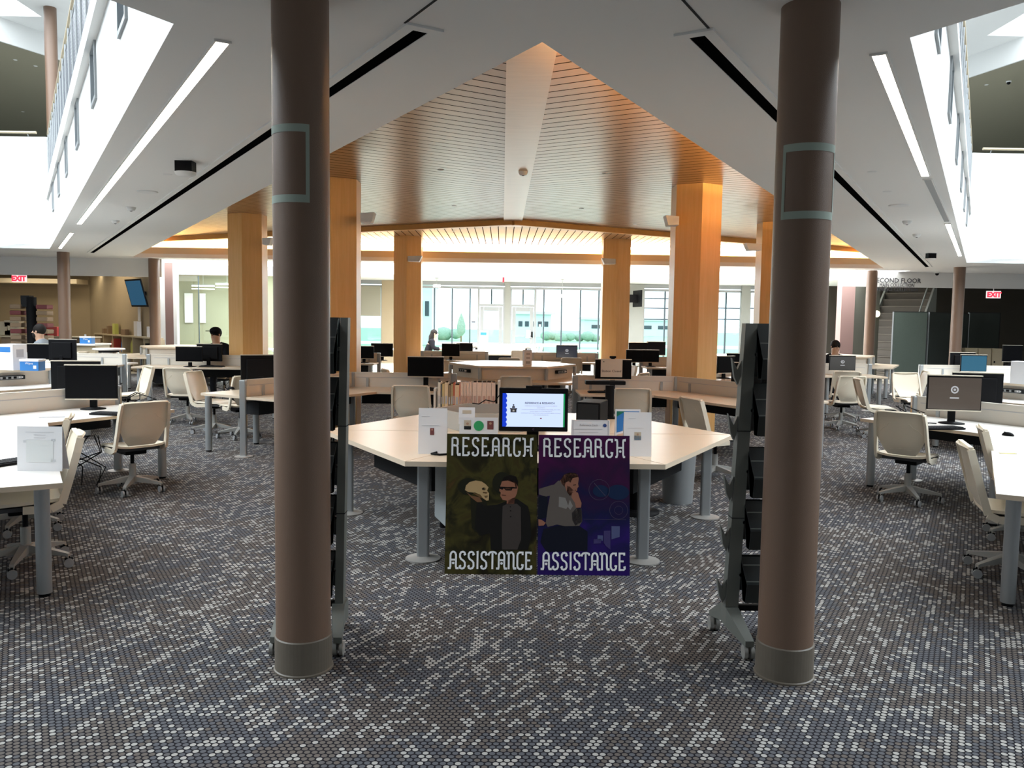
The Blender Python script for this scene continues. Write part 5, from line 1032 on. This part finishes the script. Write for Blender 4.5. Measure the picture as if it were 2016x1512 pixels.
# ============================================================ MAGAZINE RACKS beside the big columns
def rack(s, lb):
    e = empty('magazine_rack', (-1.03 if s < 0 else 1.045, 4.30, 0), 0, lb, 'rack'); x1 = 0; x2 = s*.28; hw0 = .022 if s < 0 else .034; LN = .03 if s < 0 else .052
    # end frames: leaning posts on castered feet, one at each end of the pockets
    for k, xo in enumerate((x1, x2)):
        m = MB(); vs = []
        for z, lean, ww in ((.17, .0, hw0), (1.70, LN, hw0*.9)):
            if k: lean = 0; ww = .015
            for dx, dy in ((-ww, -.035), (ww, -.035), (ww, .035), (-ww, .035)): vs.append((xo+lean+dx, dy, z))
        m.add(vs, [(0,3,2,1),(4,5,6,7),(0,1,5,4),(1,2,6,5),(2,3,7,6),(3,0,4,7)], M['rack'])
        if not k:
            for zz in (1.14, .68): m.box((xo+LN*(zz-.17)/1.53, 0, zz), (2*hw0+.002, .074, .004), M['dark'])
        m.build('post', e)
        m = MB(); fx = (-.03 if s < 0 else -.03)*(1-k); q = []
        for yy, zz0, zz1, ww, ox in ((-.25, .07, .10, .022, -fx*1.2), (-.05, .10, .20, .034, 0), (.05, .10, .20, .034, 0), (.20, .07, .10, .022, fx*1.2)):
            for dx, z_ in ((-ww, zz0), (ww, zz0), (ww, zz1), (-ww, zz1)): q.append((xo+ox+dx, yy, z_))
        fs = [(0, 3, 2, 1), (12, 13, 14, 15)]
        for j in range(3): fs += [(j*4+i, j*4+(i+1) % 4, j*4+4+(i+1) % 4, j*4+4+i) for i in range(4)]
        m.add(q, fs, M['rack']); m.build('foot', e)
        for yy, ox in ((-.225, -fx*1.2), (.175, fx*1.2)):
            m = MB()
            for c_ in (-1, 1): m.cyl((xo+ox+c_*.008, yy, .036), (xo+ox+c_*.026, yy, .036), .036, M['cbase'], n=18)
            m.cyl((xo+ox, yy, .03), (xo+ox, yy, .085), .010, M['cbase'], n=8); m.build('caster', e)
    m = MB(); m.box(((x1+x2)/2, 0, .19), (.30, .03, .03), M['black']); m.build('crossbar', e)
    for k, (zb_, zt_) in enumerate(((1.42, 1.70), (1.13, 1.39), (.81, 1.05), (.54, .77), (.26, .47))):
        ln = LN*((zb_-.17)/1.55); xa, xb = sorted((x1+s*(hw0+.004)+ln, x2+s*.0)); cx = (xa+xb)/2; w_ = xb-xa
        for side in (-1, 1):
            m = MB(); yf = side*.135
            vs = [(xa, side*.02, zt_), (xb, side*.02, zt_), (xb, yf-.05*side, zb_), (xa, yf-.05*side, zb_), (xa, yf, zb_), (xb, yf, zb_), (xb, yf+side*.02, zb_+.10), (xa, yf+side*.02, zb_+.10)]
            m.add(vs, [(0, 1, 2, 3), (3, 2, 5, 4), (4, 5, 6, 7), (0, 3, 4, 7), (1, 6, 5, 2)], M['rackd'])
            m.add([(v[0], v[1]-.004*side, v[2]-.003) for v in vs], [(3, 2, 1, 0), (4, 5, 2, 3), (7, 6, 5, 4), (7, 4, 3, 0), (2, 5, 6, 1)], M['rackd'])
            for zz in (.03, .10, .18): m.box((cx, yf*(1-zz*2.6), zb_+zz), (w_*.98, .004, .005), M['rack'])
            m.build('pocket', e)
        m = MB(); m.cyl((x1+ln+s*(hw0+.002), -.037, zb_+.12), (x1+ln+s*(hw0+.002), -.05, zb_+.12), .010, M['chrome'], n=12); m.build('bolt', e)
        if s > 0:
            m = MB(); xx = x1+ln-hw0; h0 = zb_-.02
            m.add([(xx, -.03, h0+.11), (xx-.02, -.03, h0+.06), (xx-.05, -.03, h0+.12), (xx-.035, -.03, h0+.02), (xx-.015, -.03, h0-.02), (xx, -.03, h0+.03), (xx, .0, h0+.11), (xx-.02, .0, h0+.06), (xx-.05, .0, h0+.12), (xx-.035, .0, h0+.02), (xx-.015, .0, h0-.02), (xx, .0, h0+.03)], [(0,1,4,5),(1,2,3,4),(11,10,7,6),(10,9,8,7),(0,6,7,1),(1,7,8,2),(2,8,9,3),(3,9,10,4),(4,10,11,5)], M['rack']); m.build('hook', e)
rack(-1, 'grey magazine rack on casters hidden behind the left foreground column'); rack(1, 'grey magazine rack on casters beside the right foreground column')
# ============================================================ CHAIRS
def ch(px, py, face, lb, lite=False, dy=0): c = P(px, py, 0); return chair(c.x, c.y+dy, face, lb, 'ivory task chairs', lite)
chair(-3.74, 7.95, -46, 'ivory chair at the left bench, seen from behind left of the brown column')
chair(3.78, 7.92, 44, 'ivory chair at the right bench, seen from behind right of the brown column')
chair(-3.38, 5.52, -122, 'ivory chair tucked under the near left bench, closest to the camera'); chair(-3.95, 6.5, -115, 'second ivory chair tucked under the near left bench, behind the first')
chair(3.34, 5.55, 110, 'ivory chair tucked under the near right bench, closest to the camera'); chair(4.02, 6.5, 115, 'second ivory chair under the near right bench, behind the first')
chair(-1.28, 10.35, 2, 'ivory chair left of the row of books, back to the camera'); chair(1.42, 10.35, 2, 'ivory chair right of the reference monitor, back to the camera')
c = P(1392, 905); chair(2.16, 8.95, 72, 'ivory chair turned sideways before the near right pier')
c = P(505, 885); chair(-2.72, 11.1, -150, 'ivory chair behind the left mid bench, partly hidden by its post')
chair(-5.15, 13.1, 5, 'ivory chair before the middle left bench, back to the camera'); chair(-4.35, 12.0, 100, 'ivory chair seen from the side beside the middle left pier'); chair(-3.85, 11.6, -40, 'ivory chair whose pale back shows behind the left mid bench')
chair(5.35, 13.35, -4, 'ivory chair before the middle right bench, back to the camera'); chair(5.9, 14.6, 15, 'ivory chair just behind the chair at the middle right bench'); chair(7.15, 14.9, -75, 'ivory chair seen from the side by the far right table edge')
chair(.02, 12.25, 0, 'ivory chair behind the reference monitor at the central hub'); chair(-1.75, 13.35, 70, 'ivory chair left of the central hub'); chair(1.8, 13.3, -60, 'ivory chair right of the central hub'); chair(-1.25, 15.9, 150, 'ivory chair beyond the left side of the central hub'); chair(1.9, 15.2, -110, 'ivory chair beyond the right side of the central hub')
chair(-.0, 18.0, 5, 'ivory chair behind the central hub, before the sunlit hub', lite=True); chair(1.35, 18.5, 0, 'ivory chair at the far bench right of centre', lite=True); chair(.35, 22.6, 10, 'ivory chair at the sunlit hub', lite=True)
chair(-8.9, 17.95, 95, 'ivory chair at the far left hub, seen from the side', lite=False); chair(-8.1, 22.5, 200, 'ivory chair beyond the far left hub', lite=True)
chair(-6.25, 9.35, 15, 'ivory chair before the left hub, top edge showing'); chair(-6.0, 12.9, -130, 'ivory chair at the far side of the left hub'); chair(6.35, 9.3, -10, 'ivory chair before the right hub, top edge showing'); chair(5.55, 12.45, 100, 'ivory chair at the left corner of the right hub'); chair(6.8, 13.9, 180, 'ivory chair beyond the right hub facing the camera'); chair(8.9, 14.0, -100, 'ivory chair by the monitors beyond the right hub', lite=True)
for x, y, f_, lb in ((-1.5, 28.9, 80, 'small chair left of the glass doors'), (.9, 28.7, -80, 'dark-looking chair silhouetted before the right glass door'), (2.3, 28.9, 85, 'chair right of the right glass door'), (5.4, 27.5, -85, 'chair silhouetted near the far right pier'), (-1.55, 25.5, 150, 'pale chair beside the seated woman'), (-2.6, 26.9, 60, 'chair before the left glazing')):
    chair(x, y, f_, lb, lite=True)
# ============================================================ MONITORS, KEYBOARDS, MICE
def mo(px, Y, face, lb, z=ZT, **k): return monitor(PX(px, Y, 740), Y, z, face, lb, **k)
mo(180, 8.45, 172, 'black monitor on the near left bench, facing the camera', h=.35, gap=.10); mo(150, 9.15, -12, 'black monitor seen from behind, on the far side of the near left bench', h=.35, gap=.10)
mo(1880, 8.15, 192, 'monitor with a brown login screen on the near right bench', h=.35, on=LOG1, gap=.13); mo(1925, 8.85, 14, 'black monitor seen from behind, on the far side of the near right bench', h=.35, gap=.12)
mo(82, 15.72, 180, 'black monitor before the bearded man, left', h=.30); mo(125, 15.5, 10, 'larger black monitor turned away beside the bearded man', h=.40, w=.56)
mo(373, 15.7, 180, 'black monitor on the middle left bench', h=.29); mo(413, 16.1, 5, 'black monitor in front of the man with the cap', h=.33)
mo(513, 10.95, -25, 'black monitor seen from behind at the left edge of the brown column', h=.38, gap=.08)
mo(838, 11.5, 180, 'black monitor behind the row of books', h=.28, gap=.16)
mn = mo(1207, 11.5, 180, 'black monitor with a Station Closed paper taped on it', h=.28, gap=.16, bars=True, w=.505)
mo(716, 17.9, 180, 'left black monitor between the near left and far left piers', h=.27, w=.44); mo(752, 19.0, 180, 'black monitor just left of the far left pier', h=.3)
mo(887, 19.5, 180, 'wide black monitor right of the far left pier', h=.30, w=.42); mo(914, 20.2, 175, 'second black monitor right of the far left pier', h=.30, w=.40)
mo(1115, 19.5, 180, 'monitor showing a dark login screen right of centre', h=.30, w=.50, on=LOG2)
mo(1248, 17.9, 180, 'black monitor just right of the far right pier', h=.27, w=.36); mo(1280, 17.95, 182, 'second black monitor right of the far right pier', h=.27, w=.36)
mo(1255, 21.5, 178, 'far monitor above the pair right of the far right pier', h=.34); mo(1290, 21.8, 178, 'far monitor beside the bright window', h=.36)
mo(1428, 14.45, 150, 'black monitor at the right edge of the near right pier', h=.30, w=.40); mo(1456, 14.95, 180, 'black monitor beyond the bench right of the near right pier', h=.33); mo(1476, 10.75, 40, 'black monitor seen from behind, beside the right magazine rack', h=.36)
mo(1657, 15.7, 180, 'monitor with a grey login screen right of the foreground column', h=.29, on=LOG3)
mo(1915, 16.0, 182, 'monitor with a blue screen on the right, before the cupboards', h=.33, on=M['teal']); mo(1893, 16.4, 0, 'black monitor turned away, left of the blue screen', h=.36)
mo(1990, 20.8, 180, 'dark computer at the right edge near the passage', h=.42)
# table under the blue and the bearded man's monitors
for s, nm, x0 in ((-1, 'left', 8.8), (1, 'right', 9.35)):
    bench_pod([(s*(x0-1.25), 16.25), (s*(x0+1.6), 16.25)], 'straight workstation bench beyond the %s hub' % nm, -s*.8, [(0, .05, 2.8, s*.7)], [(s*(x0-1.1), 15.6), (s*(x0+1.4), 15.6)], tmat='topw')
# the taped paper
Yp = 11.46; e = empty('taped_notice', (PX(1204, Yp, 725), Yp, PZ(1204, 725, Yp)), 0, 'white Station Closed paper taped to the monitor right of the central hub', 'notice'); m = MB(); m.box((0, 0, 0), (.30, .002, .245), M['screen']); m.build('sheet', e); m = MB(); text(m, 'Station Closed', .046, face_mtx((0, -.002, -.055)), M['inkd'], 'CENTER', .0003, .0005); m.cyl((-.11, -.002, .09), (-.11, -.003, .09), .008, M['inkd'], n=12); m.build('lettering', e)
m = MB(); m.box((0, 0, 0), (.09, .04, .03), M['black'], bev=.01); m.box((0, 0, -.02), (.05, .05, .02), M['black']); tag(m.build('webcam', None, (PX(1208, 11.5), 11.5, ZT+.16+.28+.035)), 'small black webcam on top of the Station Closed monitor', 'webcam')
keyboard(-3.92, 8.0, ZT, rad(-12), 'black keyboard in front of the near left monitor'); keyboard(3.95, 7.72, ZT, rad(10), 'black keyboard in front of the near right monitor'); c = AT(5, 858, 5.6); keyboard(-3.34, 5.35, ZT, rad(62), 'black keyboard at the left picture edge beside the paper sign')
keyboard(PX(1195, 11.1), 11.2, ZT, 0, 'black keyboard under the Station Closed monitor'); keyboard(PX(840, 11.1), 11.2, ZT, 0, 'black keyboard under the monitor behind the books'); keyboard(-5.7, 15.8, ZT, 0, 'black keyboard on the middle left bench')
mouse(4.35, 7.30, ZT, .4, 'black mouse on the near right bench'); c = P(455, 766, ZT); mouse(c.x, c.y, ZT, 1.2, 'black mouse on the left mid bench corner'); c = P(1892, 728, ZT); mouse(c.x-.3, 15.9, ZT, 1.0, 'black mouse on the bench before the blue screen'); c = P(413, 719, ZT); mouse(c.x, c.y, ZT, .2, 'brown-black mouse on the middle left bench')
m = MB(); m.box((0, 0, .003), (.28, .16, .004), M['ink']); m.box((.02, 0, .006), (.12, .06, .001), M['paper']); c = P(112, 820, ZT); tag(m.build('leaflet', None, (c.x, c.y, ZT), rad(20)), 'grey and white leaflet lying on the near left bench', 'leaflet')
m = MB(); m.box((0, 0, .002), (.12, .03, .003), mat('yellow_tape', (.62, .55, .2), .7)); c = P(1984, 893, ZT); tag(m.build('tape_mark', None, (c.x, c.y, ZT), rad(-5)), 'short yellow tape mark on the near right bench', 'tape')
# paper sign on the near left bench
e_, put, w_, h_ = sign('paper_sign', 32, 840, 122, 930, 5.08, 'large white paper sign standing on the near left bench corner', 'sign', base=ZT, tilt=-.05)
put('printed_text', [('box', .5, .87, .62, .012, M['inkl']), ('box', .5, .81, .26, .010, M['inkl']), ('box', .5, .75, .26, .010, M['inkl']), ('box', .8, .70, .08, .05, M['inkl']), ('box', .18, .66, .08, .05, M['inkl']), ('box', .8, .24, .1, .05, M['inkl'])]); put('printed_plan', [('box', .5, .45, .6, .5, mat('faint_plan', (.72, .74, .74), .7))])
# white display boxes and wipes
def boxsign(px, Y, w_, d_, h_, z, lb, blue=True, rz=0, name='display_box'):
    e = empty(name, (PX(px, Y, 700), Y, z), rz, lb, 'display box'); m = MB(); m.box((0, 0, h_/2), (w_, d_, h_), M['paper'], bev=.004); m.build('carton', e); m = MB()
    if blue: m.box((-w_*.03, -d_/2-.002, h_*.80), (w_*.75, .003, h_*.2), M['blue']); m.box((w_/2+.002, 0, h_*.65), (.003, d_*.5, h_*.3), M['ink'])
    else: m.box((0, -d_/2-.002, h_*.75), (w_*.5, .003, h_*.1), M['ink']); m.box((0, -d_/2-.002, h_*.48), (w_*.5, .003, h_*.1), M['ink']); m.box((0, -d_/2-.002, h_*.18), (w_*.6, .003, h_*.16), M['ink'])
    m.build('printed_face', e)
boxsign(24, 11.0, .24, .24, .34, .95, 'white standing box with a blue label on the left hub', rz=rad(-12)); boxsign(1038, 13.9, .13, .13, .25, .95, 'cream box with printed panels on the central hub', False, rad(12)); boxsign(952, 24.4, .24, .2, .42, .95, 'tall white box on the sunlit hub', True); boxsign(2012, 10.9, .14, .2, .30, .95, 'pale box standing on the right hub at the picture edge', False, rad(30))
def wipes(px, Y, z, w_, lb):
    e = empty('wipes_box', (PX(px, Y, 710), Y, z), rad(-3), lb, 'box'); h_ = w_*.5; m = MB(); m.box((0, 0, h_/2), (w_, w_*.6, h_), M['blue'], bev=.006); m.build('tub', e); m = MB(); m.box((0, 0, h_+.012), (w_*1.04, w_*.64, .03), M['paper'], bev=.005); m.build('lid', e); m = MB(); text(m, 'Wipes', w_*.16, face_mtx((-.0, -w_*.3-.002, h_*.68)), M['paper'], 'CENTER', .0005); m.box((w_*.3, -w_*.3-.001, h_*.4), (w_*.16, .002, h_*.35), M['paper']); m.build('label_print', e)
wipes(64, 10.9, .95, .25, 'blue and white wipes box on the left hub'); wipes(173, 18.3, 1.05, .26, 'blue and white box on the beige service counter')
m = MB(); m.lathe((0, 0, 0), [(.04, 0), (.045, .1), (.02, .16), (.02, .2)], M['silver'], 16); tag(m.build('bottle', None, (PX(166, 18.4, 680), 18.45, 1.05)), 'small clear bottle beside the wipes on the service counter', 'bottle')
# under-desk cables
def cables(x, y, lb, sd):
    rr = random.Random(sd); m = MB()
    for i in range(6):
        x0_, x1_ = rr.uniform(-.2, .2), rr.uniform(-.2, .2); m.tube([(x0_, rr.uniform(-.05, .05), .52), (x0_+rr.uniform(-.12, .12), 0, .36), (x1_+rr.uniform(-.1, .1), .05, .2), (x1_, rr.uniform(-.1, .1), .03)], .006, M['black'], 6)
    tag(m.build('cable_bundle', None, (x, y, 0)), lb, 'cables')
cables(-4.25, 8.05, 'tangle of black cables hanging under the near left bench', 1); cables(-2.6, 10.6, 'tangle of black cables hanging beside the brown column', 2); cables(-5.3, 15.6, 'black cables hanging under the middle left bench', 3); cables(-1.2, 11.5, 'black cables hanging under the bench behind the books', 5)
def deskcables(x, y, lb, sd):
    rr = random.Random(sd); m = MB()
    for i in range(5): m.tube([(rr.uniform(-.1, .1), .1, .16), (rr.uniform(-.15, .2), .02, .10), (rr.uniform(-.2, .25), -.04, .02), (rr.uniform(-.25, .3), rr.uniform(-.1, .05), .008)], .005, M['black'], 6)
    tag(m.build('cable_bundle', None, (x, y, ZT)), lb, 'cables')
deskcables(-3.95, 8.55, 'black cables piled on the near left bench beside the monitor', 8); deskcables(3.9, 8.2, 'black cables on the near right bench under the monitor', 9)
# ============================================================ PEOPLE
def skin_body(name, verts, edges, radii, m, parent, loc=(0, 0, 0)):
    me = bpy.data.meshes.new(name); me.from_pydata(verts, edges, []); me.materials.append(m); o = bpy.data.objects.new(name, me); COL.objects.link(o); o.parent = parent; o.location = loc
    md = o.modifiers.new('s', 'SKIN'); md.use_smooth_shade = True
    for v, r in zip(me.skin_vertices[0].data, radii): v.radius = (r, r) if not isinstance(r, tuple) else r
    me.skin_vertices[0].data[0].use_root = True
    sb = o.modifiers.new('u', 'SUBSURF'); sb.levels = 2; sb.render_levels = 2
    return o
def person(x, y, face, lb, cloth, skinm, beard=False, cap=False, longhair=False, lean=.12, look=0):
    # sitting figure, local +Y is the way it faces; seat height .46
    e = empty('person', (x, y, 0), -rad(face), lb, 'person')
    hz = 1.20; hy = lean+.06
    V_ = [(0, 0, .56), (0, .02, .72), (0, lean*.6, .90), (0, lean, 1.02), (0, hy-.02, 1.08), (0, hy, 1.17), (0, hy+.005, 1.265)]
    R_ = [(.15, .12), (.14, .10), (.165, .11), (.12, .085), (.060, .062), (.088, .102), (.084, .098)]
    E_ = [(0, 1), (1, 2), (2, 3), (3, 4), (4, 5), (5, 6)]
    for s in (-1, 1):
        b = len(V_); V_ += [(s*.18, lean*.8, .97), (s*.25, lean+.04, .78), (s*.20, lean+.26, .76), (s*.17, lean+.34, .765), (s*.165, lean+.40, .76)]
        R_ += [.055, .045, .036, (.038, .022), (.03, .015)]; E_ += [(3, b), (b, b+1), (b+1, b+2), (b+2, b+3), (b+3, b+4)]
        b = len(V_); V_ += [(s*.10, .06, .52), (s*.12, .42, .53), (s*.12, .46, .30), (s*.12, .44, .09), (s*.12, .56, .05)]
        R_ += [.085, .062, .052, .04, (.04, .03)]; E_ += [(0, b), (b, b+1), (b+1, b+2), (b+2, b+3), (b+3, b+4)]
    skin_body('body', V_, E_, R_, M[skinm], e)
    # clothing: top and trousers, a little larger than the body
    Vt = [V_[0], V_[1], V_[2], (0, lean, 1.035), (0, hy-.03, 1.10)]; Rt = [(.17, .14), (.17, .13), (.19, .135), (.165, .12), (.078, .078)]; Et = [(0, 1), (1, 2), (2, 3), (3, 4)]
    for s in (-1, 1):
        b = len(Vt); Vt += [(s*.17, lean*.85, .985), (s*.25, lean+.04, .78), (s*.205, lean+.24, .76)]; Rt += [.085, .066, .052]; Et += [(3, b), (b, b+1), (b+1, b+2)]
    skin_body('top_clothing', Vt, Et, Rt, M[cloth], e)
    Vp = [(0, 0, .56)]; Rp = [(.17, .14)]; Ep = []
    for s in (-1, 1):
        b = len(Vp); Vp += [(s*.10, .06, .52), (s*.12, .42, .53), (s*.12, .46, .30), (s*.12, .44, .11)]; Rp += [.10, .075, .065, .06]; Ep += [(0, b), (b, b+1), (b+1, b+2), (b+2, b+3)]
    skin_body('trousers', Vp, Ep, Rp, M['jeans'], e)
    for s in (-1, 1): m = MB(); m.ball((s*.12, .53, .045), .05, M['black'], 12, (.9, 2.4, .9)); m.build('shoe', e)
    hc = Vector((0, hy+.012, 1.225)); m = MB()
    m.ball(hc+Vector((0, -.030, .045)), .112, M['hair'], 18, (.90, 1.0, .98))
    if longhair: m.tube([hc+Vector((0, -.03, .05)), hc+Vector((0, -.09, -.08)), hc+Vector((0, -.10, -.25)), hc+Vector((0, -.09, -.38))], .08, M['hair'], 10, [.09, .10, .10, .05])
    m.build('hair', e)
    m = MB(); m.add([(-.014, hc.y+.085, hc.z-.02), (.014, hc.y+.085, hc.z-.02), (0, hc.y+.122, hc.z-.015), (0, hc.y+.088, hc.z+.03)], [(0, 1, 2), (0, 2, 3), (1, 3, 2)], M[skinm]); m.build('nose', e)
    m = MB()
    for s in (-1, 1): m.ball((s*.03, hc.y+.083, hc.z+.03), .010, M['black'], 8); m.ball((s*.032, hc.y+.083, hc.z+.048), .010, M['hair'], 8, (1.8, .6, .4))
    m.build('eyes', e)
    m = MB()
    for s in (-1, 1): m.ball((s*.090, hc.y-.006, hc.z+.005), .022, M[skinm], 8, (.4, .8, 1.2))
    m.build('ears', e)
    m = MB(); m.box((0, hc.y+.088, hc.z-.045), (.04, .008, .008), mat('lips', (.35, .13, .10), .6)); m.build('mouth', e)
    if beard: m = MB(); m.ball((0, hc.y+.036, hc.z-.062), .078, M['hair'], 14, (.95, .85, .85)); m.build('beard', e)
    if cap: m = MB(); m.ball((0, hc.y-.01, hc.z+.075), .112, M['cloth'], 16, (.93, 1.05, .72)); m.box((0, hc.y+.125, hc.z+.075), (.15, .12, .012), M['cloth'], bev=.005); m.build('cap', e)
    return e
p_a = person(PX(75, 16.7, 660), 16.95, -95, 'bearded man in a grey hoodie sitting in profile at the far left', 'clothg', 'skin2', beard=True, lean=.05)
p_b = person(PX(438, 17.1, 660), 17.15, 200, 'man in a black cap and black top sitting behind monitors at the middle left bench', 'cloth', 'skin2', cap=True, lean=.16)
person(PX(842, 26.0, 660), 26.0, 85, 'person with long dark hair sitting hunched before the left glazing', 'cloth', 'skin', longhair=True, lean=.15)
person(PX(1640, 17.6, 660), 17.6, 180, 'person with dark hair just visible right of the foreground column', 'cloth', 'skin2', lean=.1)
p_a.scale = (1.08,)*3; p_b.scale = (1.07,)*3
for x, y, f_, lb in ((PX(75, 16.7), 16.95, -95, 'ivory chair under the bearded man'), (PX(438, 17.1), 17.15, 200, 'ivory chair under the man with the cap'), (PX(842, 26), 26.0, 85, 'ivory chair under the long-haired person'), (PX(1640, 17.6), 17.6, 180, 'ivory chair under the person by the right column')): chair(x, y, f_, lb, lite=True)
